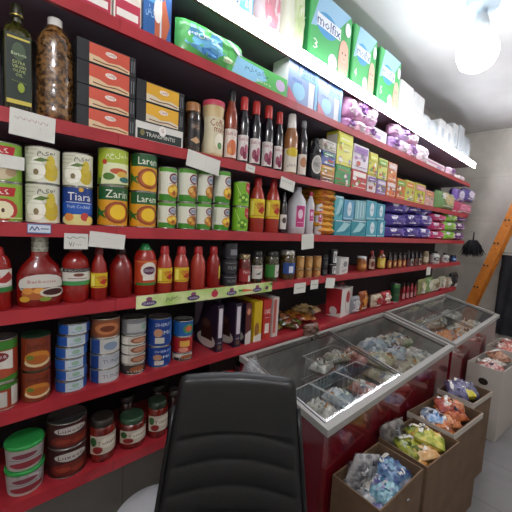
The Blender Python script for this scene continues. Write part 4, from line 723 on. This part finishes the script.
# wire baskets in the near freezer
def basket(w,d,h):
    b=MB(); m=M('#d3d3cf',.4)
    for z in (0,h): b.tube([(0,0,z),(w,0,z),(w,d,z),(0,d,z),(0,0,z)],.003 if z else .002,m,5)
    n=int(w/.028)
    for i in range(1,n): x=i*w/n; b.tube([(x,0,h),(x,0,0),(x,d,0),(x,d,h)],.0013,m,4)
    n=int(d/.028)
    for i in range(1,n): y=i*d/n; b.tube([(0,y,h),(0,y,0),(w,y,0),(w,y,h)],.0013,m,4)
    return [('basket',b)]
for i,(x,w) in enumerate([(1.075,.22),(1.305,.22),(1.535,.22)]):
    thing('wire_basket',basket(w,.24,.14),(x,.70,.625),'white wire basket at the glass front of the near freezer, %s'%['nearest the chair','middle of three','third from the chair'][i],'basket','white wire baskets')
for i,(x,w) in enumerate([(1.44,.31)]):
    thing('wire_basket',basket(w,.14,.14),(x,.96,.68),'white wire basket at the back of the near freezer','basket','white wire baskets')
rn=random.Random(3)
FZ=[('#c4642a','#e0954a','orange'),('#b9b4a4','#8f8a7a','cream'),('#8fa0a8','#c9d0d2','pale blue'),('#6a7a84','#a8b0b4','blue grey'),('#c9c2a8','#a8a07a','straw'),('#a85a4c','#d0a090','reddish'),('#8a7f6a','#b9ad90','tan'),('#d0ccc0','#9a9a90','white')]
def frost(x,y,z,w,l,t,ci,rz,lab,grp):
    c,c2,_=FZ[ci]
    thing('frozen_food_bag',mk_pillow(w,l,t,M(c,.3,h2=c2,scale=25,coat=.3),busy(int(x*100+y*77),[c2,'#e6e6e0','#6a5a4a','#c98a4a','#7f93a8'],8)+[('s',[(-.6,.75),(.6,.8)],.006,'#e6e6e0')],'lie',.008,int(x*100+y*10)),(x,y+.01,z+.03),lab,'frozen food','%s'%grp,rot=rz)
wd=['first','second','third','fourth','fifth','sixth','seventh','eighth','ninth','tenth']
for i,(x,y,z,w,l,c) in enumerate([(1.16,.74,.62,.12,.14,0),(1.22,.73,.66,.1,.13,7),(1.42,.73,.62,.15,.15,3),(1.38,.74,.66,.12,.13,2),(1.65,.73,.62,.13,.15,5),(1.55,.93,.69,.18,.12,3),(1.62,.94,.74,.14,.1,1),(1.48,.93,.73,.14,.1,7)]):
    frost(x,y,z,w,l,.055,c,rn.uniform(-.3,.3),'%s frozen bag in the near freezer baskets, %s from the chair'%(FZ[c][2],wd[i]),'frozen bags in the baskets')
k=0
for i,(x,y,w,l,c,z) in enumerate([(1.90,.72,.2,.2,4,.60),(2.08,.71,.2,.18,6,.62),(2.27,.73,.2,.2,4,.60),(2.44,.72,.16,.2,7,.60),(1.88,.91,.2,.16,5,.68),(2.08,.90,.22,.16,2,.70),(2.28,.91,.2,.16,7,.68),(2.44,.90,.16,.16,1,.67),(1.98,.80,.2,.16,4,.67),(2.2,.81,.2,.15,2,.67)]):
    frost(x,y,z,w,l,.08,c,rn.uniform(-.4,.4),'%s frozen bag under the near freezer far lid, %s of the heap'%(FZ[c][2],wd[i]),'frozen bags in the near freezer')
for i,(x,y,w,l,c,z) in enumerate([(2.78,.72,.2,.2,6,.60),(2.98,.71,.22,.2,0,.62),(3.2,.73,.2,.2,0,.60),(3.42,.72,.2,.2,7,.60),(3.62,.72,.2,.2,4,.6),(3.84,.72,.18,.2,7,.6),(2.82,.91,.2,.16,3,.68),(3.08,.90,.22,.16,6,.68),(3.4,.91,.22,.16,1,.67),(3.75,.90,.24,.16,7,.67)]):
    frost(x,y,z,w,l,.08,c,rn.uniform(-.4,.4),'%s frozen food bag in the far freezer, %s of the heap'%(FZ[c][2],wd[i]),'frozen bags in the far freezer')
for nm,x0,x1 in (('n',1.84,2.54),('f',2.69,4.05)):
    thing('frozen_food_box',mk_box(x1-x0,.34,.22,M('#8a8d8e',.5,h2='#a4a6a6',scale=12)),((x0+x1)/2,.70,.352),'layer of frosted cartons under the bags in the %s freezer'%('near' if nm=='n' else 'far'),'carton')
# ---- cartons of snacks on the floor
KR=M('#6e563f',.75,h2='#624c37',scale=10); KRI=M('#6a523c',.8); WC=M('#b9b2a8',.6)
def carton(w,d,h,outer,inner,rim=None,hole=True,flap=True):
    def f():
        b=MB(); t=.006
        b.box(0,w,0,t,0,h,outer); b.box(0,w,d-t,d,0,h,outer); b.box(0,t,t,d-t,0,h,outer); b.box(w-t,w,t,d-t,0,h,outer); b.box(t,w-t,t,d-t,0,.006,inner)
        P=[('carton_body',b)]
        if hole:
            P[0][1].decal([('e',0,.78,.28,.05,'#2a221c')],d/2,h,lambda u,v,o:(-o,d/2-u,v))
        if flap:
            fl=MB(); fl.hexa([(0,-.001,h),(w,-.001,h),(w,.004,h),(0,.004,h),(.01,-.06,h-.07),(w-.01,-.06,h-.07),(w-.01,-.055,h-.07),(.01,-.055,h-.07)],outer); P.append(('flap',fl))
        if rim:
            r_=MB()
            r_.box(-.002,w+.002,-.002,0,h-.03,h+.001,rim); r_.box(-.002,0,0,d,h-.03,h+.001,rim); P.append(('rim',r_))
        return P
    return f
cz=.52
def cart(x,y,w,d,h,z,rz,lab,outer=KR,inner=KRI,**kw):
    thing('cardboard_carton',carton(w,d,h,outer,inner,**kw),(x,y,z),lab,'carton','snack cartons on the floor',rot=rz)
RZ=-.2
cart(1.085,.435,.35,.21,.56,0,RZ*.3,'brown carton of silver and blue snack bags, nearest on the floor',flap=False)
cart(1.455,.405,.32,.235,.56,0,RZ*.6,'brown carton of green and orange snack bags, second on the floor',flap=False)
cart(1.79,.40,.37,.24,.57,0,RZ*.6,'brown carton with a white rim holding orange snack bags',rim=WC,flap=False)
cart(2.25,.42,.29,.21,.34,0,RZ*.6,'plain brown carton supporting the shallow tray',hole=False,flap=False)
cart(2.25,.42,.29,.21,.22,.342,RZ*.6,'shallow white-rimmed carton tray of purple and yellow packs',rim=WC,flap=False)
cart(2.99,.40,.42,.24,.56,0,RZ*.5,'white-fronted carton with a hand hole, before the farthest one',outer=WC,flap=False)
cart(3.60,.40,.42,.24,.56,0,RZ*.5,'farthest white-fronted carton with a hand hole',outer=WC,flap=False)
def fill(cx,cy,w,d,z,specs,what,grp):
    rr=random.Random(int(cx*100)); n=len(specs)
    c_,s_=cos(RZ*.5),sin(RZ*.5)
    for i,(u,v,c,c2,cn,L) in enumerate(specs):
        u=.24+(u-.15)*.52/.65; v=.36+(v-.1)*.28/.55; rz=RZ+rr.uniform(-.9,.9); L=min(L,.12)
        x=cx+c_*u*w-s_*v*d+sin(rz)*L/2; y=cy+s_*u*w+c_*v*d-cos(rz)*L/2; 
        thing('snack_bag',mk_pillow(.13,L+.02,.06,M(c,.28,h2=c2,scale=28,coat=.4),busy(i+int(cx*97),[c2,c2,'#e6e2da',c,'#2f2f36'],7)+[('r',-.8,.75,.8,.88,'#e6e2da')],'lie',.007,i+int(cx*50)),(x,y,z+.02*(i%3)+.018*(i//3)),'%s snack bag in the %s, %s laid in'%(cn,what,wd[i]),'snack bag',grp,rot=(rr.uniform(-.25,.25),rr.uniform(-.3,.3),rz))
    # plain filler of the carton underneath
fill(1.10,.43,.34,.20,.43,[(.3,.3,'#4a4682','#8a86b8','violet',.14),(.55,.25,'#3a4a8a','#c9cdd8','blue and white',.15),(.75,.3,'#7a7a84','#b9b9bf','grey',.13),(.25,.6,'#b9b9b9','#8a8a8a','silver',.13),(.5,.5,'#53508c','#d0d0dc','purple banded',.14),(.78,.5,'#2c3f78','#7aa0b8','dark blue',.12),(.42,.15,'#2f6a84','#9cc4cc','teal',.12)],'nearest carton','snack bags in the nearest carton')
fill(1.475,.415,.31,.2,.46,[(.25,.2,'#b9762f','#d8a44a','orange',.13),(.5,.25,'#c07a4a','#e0a878','peach',.13),(.75,.3,'#b86f3a','#dda060','amber',.12),(.2,.5,'#5a6a2a','#a8a83a','olive',.12),(.45,.5,'#6f8a2f','#c9c24a','green',.13),(.7,.45,'#4a6a2c','#b9b44a','dark green',.12),(.35,.1,'#cf9a5a','#e6c490','tan',.12),(.62,.1,'#86992f','#d8cc5a','lime',.12)],'second carton','snack bags in the second carton')
fill(1.82,.42,.35,.2,.465,[(.2,.25,'#b0582a','#d8854a','orange',.13),(.45,.25,'#b9643a','#e09a6a','light orange',.13),(.7,.25,'#a84e2a','#d07a44','rust',.13),(.2,.5,'#b45c30','#e09458','bright orange',.12),(.45,.45,'#b86a3c','#e4a878','pale orange',.12),(.72,.5,'#8a2f2a','#c06a5a','dark red',.12),(.3,.65,'#5f8fc4','#d8dfe6','blue and white',.12),(.85,.35,'#a0502c','#cf8450','brownish orange',.11)],'white-rimmed carton','snack bags in the white-rimmed carton')
fill(2.26,.44,.28,.18,.49,[(.2,.25,'#3c3a5c','#6a6890','dark purple',.1),(.75,.3,'#34324e','#67658a','indigo',.1),(.25,.6,'#454260','#77749a','plum',.1),(.5,.25,'#c4b41e','#e6da4a','bright yellow',.1),(.7,.6,'#3a3854','#6c6a90','deep violet',.1)],'shallow tray','packs in the shallow tray')
fill(3.01,.42,.40,.2,.49,[(.2,.25,'#a83a34','#d8d0c8','red and white',.12),(.5,.3,'#9a9488','#cfc9bc','grey',.12),(.75,.3,'#7a4a3a','#b98a6a','brown',.12),(.35,.6,'#b9b0a4','#8a3a34','cream and red',.11)],'white-fronted carton','packs in the white-fronted carton')
fill(3.62,.42,.40,.2,.49,[(.2,.3,'#a02c2c','#d89a8a','red',.12),(.5,.3,'#b04a3a','#e0c4b0','light red',.12),(.75,.3,'#8a2a2a','#c98a7a','maroon',.12),(.45,.6,'#c4b8a8','#a03a34','cream',.11)],'farthest carton','packs in the farthest carton')
for k_,(xx,yy,lab_) in enumerate([(1.14,.585,'silver crinkled bag standing up at the freezer side of the nearest carton'),(1.52,.60,'grey brown bag standing up at the freezer side of the second carton')]):
    thing('snack_bag',mk_pillow(.15,.2,.05,M(['#b4b4b4','#5f5a58'][k_],.2,h2=['#6a6a70','#8f8a88'][k_],scale=30,coat=.5),busy(k_,['#e6e6e6','#8a8a90','#3c3c46'],6),'stand',.009,70+k_),(xx+.05,yy,.43),lab_,'snack bag',rot=(.1,.3-.4*k_,-.3))
# ---- chair
ch=bpy.data.objects.new('office_chair',None); COL.objects.link(ch)
fa=Vector((FW.x,FW.y,0)).normalized(); ang=math.atan2(fa.y,fa.x)-pi/2
ch.location=(.55,.63,0); ch.rotation_euler=(0,0,ang+.05)
tag(ch,'black leather office chair with a ribbed reclined back','chair')
LE=M('#0b0c0e',.42,coat=.1,bump=.12,scale=180)
def rc(z): return .19*(z-.62)/.4      # recline
zt,zb_=1.085,.50
def backf(side):
    def fn(i,j):
        u=(i-.5)*2; z=zb_+(zt-zb_)*j
        hw=.178+.05*(1-j); 
        corner=max(0,(j-.93)/.07); hwc=hw*(1-.05*corner**3)
        x=u*hwc
        edge=(1-abs(u)**10)**.5*(1-abs(2*j-1)**40)**.5 if abs(u)<1 and 0<j<1 else 0
        rib=.0
        if j<.72: rib=.0045+.005*abs(sin(pi*(j+.03*(u*u))/.12))**.5
        else: rib=.0095
        th=(.018+rib if side<0 else .02)*edge
        return (x, .16*(z-.5)/.35*.55+.035*u*u*-1+side*th, z)
    return fn
bk=MB()
bk.grid(backf(-1),36,110,LE); bk.grid(backf(1),20,30,LE); bk.build('backrest',ch)
for sx in (-1,1):
    fr_=MB(); fr_.tube([(sx*(.235-.052*(z-.5)/.56),.14*(z-.5)/.35*.6-.03,z) for z in (.47,.6,.75,.9,1.0)],.008,M('#1a1a1c',.3,.3),8); fr_.build('side_frame',ch)
st=MB(); 
st.grid(lambda i,j:((i-.5)*.48,-.46+.46*j,.455+.045*((1-abs(2*i-1)**6)**.5*(1-abs(2*j-1)**6)**.5)),16,16,LE)
st.grid(lambda i,j:((i-.5)*.48,-.46+.46*j,.455-.03*((1-abs(2*i-1)**6)**.5*(1-abs(2*j-1)**6)**.5)),16,16,LE); st.build('seat',ch)
cm=M('#2a2a2c',.3,.6); 
cb=MB().lathe([(.03,.12),(.03,.28),(.022,.28),(.022,.43)],cm,16,cy=-.22); cb.build('gas_column',ch)
for k in range(5):
    a=2*pi*k/5; dx,dy=cos(a),sin(a); L=MB().tube([(0,-.22,.12),(dx*.25,-.22+dy*.25,.08)],[.025,.016],cm,8); lg=L.build('leg',ch)
    w_=MB(); w_.lathe([(.008,0),(.024,.006),(.028,.02),(.024,.04),(.01,.05)],M('#151515',.5),12,cx=dx*.25,cy=-.22+dy*.25,z0=.0); w_.tube([(dx*.25,-.22+dy*.25,.04),(dx*.25,-.22+dy*.25,.085)],.008,cm,6); w_.build('caster',lg)
# ---- stool
sx_,sy_=.55,1.065
def stool():
    t=MB().lathe([(.15,0),(.17,.008),(.172,.022),(.165,.03),(.05,.026),(.001,.026)],M('#cfcfd2',.35),36,z0=.365,capt=False)
    P=[('seat',t)]
    for k in range(4):
        a=pi/4+k*pi/2; P.append(('leg',MB().tube([(cos(a)*.12,sin(a)*.12,.37),(cos(a)*.16,sin(a)*.16,0)],[.018,.014],M('#c4c4c8',.4),8)))
    return P
thing('plastic_stool',stool,(sx_,sy_,0),'round white plastic stool under the bottom shelf','stool')
# ---- ladder
OR=M('#c9771c',.5,h2='#b96a18',scale=15)
ld=bpy.data.objects.new('ladder',None); COL.objects.link(ld); ld.location=(4.93,1.285,0)
tag(ld,'orange wooden ladder leaning in the far corner','ladder')
dv=Vector((0,-.27,1)).normalized(); LL=2.6
def rail(x):
    b=MB(); p=Vector((x,0,0)); q_=p+dv*LL; wv=Vector((0,.035,.0)); t=.014
    b.hexa([(x-t,-.052,0),(x+t,-.052,0),(x+t,.052,0),(x-t,.052,0),(x-t,q_.y-.052,q_.z),(x+t,q_.y-.052,q_.z),(x+t,q_.y+.052,q_.z),(x-t,q_.y+.052,q_.z)],OR)
    return b
r1=rail(-.0); R1=r1.build('side_rail',ld); rail(.24).build('side_rail',ld)
for k in range(8):
    p=dv*(.3+.3*k)
    MB().tube([(-.018,p.y,p.z),(.258,p.y,p.z)],.014,OR,8).build('rung',ld)
    bt=MB()
    for dy in (-.02,.02): bt.lathe([(.009,0),(.009,.006)],M('#1a1410',.5),10)
    bb=MB()
    for dy in (-.018,.018):
        n=10; V=[(-.02,p.y+dy+.012*cos(2*pi*i/n),p.z+.06+.012*sin(2*pi*i/n)) for i in range(n)]; V+=[(-.013,a_[1],a_[2]) for a_ in V]
        bb.add(V,[tuple(range(n))[::-1]]+[(i,(i+1)%n,n+(i+1)%n,n+i) for i in range(n)],M('#1a1410',.5))
    bb.build('bolt',R1)
# ---- hanging duster, dustpan, violet bag, dark apron
def duster():
    b=MB(); rr=random.Random(5); m=M('#16161a',.8)
    for i in range(260):
        a=rr.uniform(0,2*pi); s=rr.uniform(.3,1); L=rr.uniform(.12,.22); x,y=cos(a)*.045*s,sin(a)*.045*s
        b.tube([(x,y,0),(x*2.2+rr.uniform(-.01,.01),y*2.2,-L*.5),(x*3.6+rr.uniform(-.02,.05),y*3+rr.uniform(-.02,.02),-L)],[.004,.005,.002],m,4)
    h=MB().tube([(0,0,-.02),(0,0,.1)],.009,M('#2a2a2c',.4),8); hk=MB().tube([(0,0,.1),(.0,.02,.12),(0,.04,.1)],.003,SIL,5)
    return [('bristles',b),('handle',h,[('hook',hk)])]
thing('duster',duster,(4.86,1.13,1.53),'black fluffy duster hanging from the far end of the shelves','duster')
def dpan():
    b=MB(); b.hexa([(0,0,0),(.16,0,0),(.16,.14,0),(0,.14,0),(-.01,-.01,.02),(.17,-.01,.02),(.17,.15,.06),(-.01,.15,.06)],M('#a8243a',.4))
    return [('pan',b),('handle',MB().tube([(.08,.14,.03),(.08,.22,.06)],.012,M('#17171a',.4),8))]
thing('dustpan',dpan,(4.05,1.2,SH['F']+.001),'small red tray at the far end of the lower shelf','tray')
softbag('F',449.5,455,272,None,'#1a1a1e','#33333a','bag','small black bag at the far end of the lower shelf','bag',None,t=.06)
def apron():
    b=MB(); m=M('#141418',.8,h2='#22222a',scale=8)
    for sg in (-1,1):
        b.grid(lambda i,j:((i-.5)*.26*(.5+.5*j if j>.8 else 1),sg*(.035+.012*sin(i*14+j*3))*(1-abs(2*i-1)**4)**.5*(1-j**8*.6),-1.05+1.05*(j)),16,14,m)
    hk=MB().tube([(0,0,0),(0,.0,.03),(.12,.0,.03)],.004,SIL,6)
    return [('cloth',b),('hook',hk)]
lx=onx=None
thing('hanging_coat',apron,(5.27,.755,1.36),'dark coat hanging on the end wall at the right edge','coat',rot=pi/2)
thing('shopping_bag',mk_pillow(.12,.14,.05,M('#8a3a84',.4,h2='#b060a8',scale=20),[],'stand',.006,9),(5.28,.82,1.80),'small violet bag hanging beside the ladder','bag',rot=pi/2)
# ---- paper price tags on the fascias
def tagp(s,pl,pr,py0,py1,lab,marks=(),tilt=0,c='#d8d8d0',kind='price_tag',dy=.0,grp='paper price tags'):
    z=SH[s]; Y=FR-.004-dy; xa,xb=xat(pl,Y,z),xat(pr,Y,z); Xm=(xa+xb)/2; z1,z0=zat(py0,Xm,Y),zat(py1,Xm,Y); w,h=xb-xa,z1-z0
    b=MB(); b.box(-w/2,w/2,-.0006,.0006,-h/2,h/2,M(c,.7)); b.decal(marks,w/2,h,lambda u,v,o:(u,-.0006-o,v-h/2),lay=.0003)
    thing(kind,[('tag',b)],(Xm,Y-.0012,(z0+z1)/2),lab,'price tag',grp,rot=(0,tilt,0))
SC1=lambda n:[('s',[(-.8+.25*k,.7+.03*(k%2)),(-.65+.25*k,.62),(-.6+.25*k,.74)],.0012,'#a0605c' if n else '#55585c') for k in range(6)]
tagp('C',9,55,113,139,'large torn white paper note under the olive oil bottle',SC1(1)+[('s',[(.3,.4),(.34,.45)],.001,'#77777a')],tilt=.05)
tagp('C',187,220,155,171,'wide white paper tag above the corn tins',[('s',[(.1,0),(.1,1)],.0008,'#b0b0aa')],tilt=.12)
tagp('C',281,295,179,190,'white paper tag above the large pale jug',SC1(0),tilt=.15)
tagp('C',246,255,165,172,'tiny white tag under the dark syrup bottles',[('s',[(-.6,.5),(.6,.5)],.002,'#77777a')],tilt=.1)
tagp('D',-8,25,155,168.5,'blank white paper strip across the mushroom tin',(),tilt=.03,dy=-.013)
tagp('D',27,51,224,233.5,'blue-edged price label under the pear tins',[('r',-1,0,1,1,'#3a68a8'),('r',-.94,.1,.94,.9,'#cfd6de'),('s',[(-.8,.3),(-.6,.7),(-.4,.3),(-.2,.7),(0,.35)],.003,'#23488c'),('s',[(.1,.5),(.8,.5)],.003,'#23488c')],tilt=.01)
tagp('D',64,88,233.5,249,'handwritten price tag reading 78000 above the round sauce bottle',[('t','۷۸۰۰۰',-.1,.3,.3,.5,'#333338'),('s',[(-.8,.75),(-.5,.65),(-.3,.8),(0,.68),(.4,.8),(.8,.7)],.0015,'#333338')],tilt=.02)
tagp('D',89,125,233,248,'blank tilted white tag above the slim hot sauce bottle',[('s',[(-.6,.7),(.2,.62)],.0008,'#b0b8a8')],tilt=.10)
tagp('D',302,314,234,249,'white tag hanging under the pale bottles',(),tilt=-.08)
tagp('E',294.5,306,283,293,'white tag on the sauce shelf under the nut tubs, left of three',[('s',[(-.6,.5),(.6,.5)],.003,'#8a8a8a')])
tagp('E',311,318.5,280,289,'small greenish tag on the sauce shelf, middle of three',[('s',[(-.6,.5),(.6,.5)],.003,'#5a8a6a')])
tagp('E',326,335,278,288,'white tag on the sauce shelf, right of three',(),tilt=.1)
tagp('E',427,431,267,275,'small white tag at the far end of the sauce shelf',())
# fruit strip
z=SH['E']; Y=FR-.004; xa,xb=xat(136,Y,z),xat(272,Y,z); w=xb-xa; h=.052
b=MB(); b.box(-w/2,w/2,-.0008,.0008,-h/2,h/2,M('#a9c96a',.5,h2='#dfe6b0',scale=7))
mk=[]
for cx,t in ((-.86,'DANA'),(-.32,'GHANA'),(.25,'DANA'),(.70,'DANA')):
    mk+=[('e',cx,.68,.035,.17,'#8a4668'),('e',cx,.36,.085,.22,'#4a2a66'),('t',t,cx,.36,.2,.06,'#d8d0e0')]
mk+=[('t','میوه...',-.58,.5,.4,.09,'#3a3a4a'),('e',-.02,.5,.05,.32,'#c02a48'),('p',[(-.04,.8),(-.02,.95),(.01,.8)],'#3a7a2a'),('p',[(.42,.62),(.6,.45),(.62,.35),(.42,.35)],'#d8602a'),('p',[(.36,.6),(.43,.58),(.43,.42),(.36,.4)],'#4a8a2c'),('e',.88,.45,.03,.2,'#6a2a5a'),('p',[(.93,.9),(.99,.9),(.99,.6)],'#3a6a2a')]
b.decal(mk,w/2,h,lambda u,v,o:(u,-.0008-o,v-h/2),lay=.0003)
thing('shelf_strip',[('strip',b)],((xa+xb)/2,Y-.0015,z-.021),'green fruit-printed advertising strip along the sauce shelf edge','shelf strip')
# clear plastic bags beside the chair
CL=M('#c9ced4',.1,trans=.72,coat=1)
thing('plastic_bag',mk_pillow(.13,.26,.05,CL,[],'stand',.012,4),(.955,.98,.70),'crumpled clear plastic bag hanging behind the chair by the freezer','bag',rot=.5)
thing('plastic_bag',mk_pillow(.14,.14,.06,M('#6a5040',.2,trans=.3,coat=.8),[],'stand',.012,14),(1.62,1.165,.82),'brownish plastic bag draped over the lower shelf edge','bag')
SC.world=bpy.data.worlds.new('world'); SC.world.use_nodes=True; SC.world.node_tree.nodes['Background'].inputs[0].default_value=(.02,.02,.025,1)
SC.view_settings.view_transform='Standard'; SC.view_settings.look='None'; SC.view_settings.gamma=1; SC.view_settings.use_curve_mapping=False
SC.view_settings.exposure=0.6
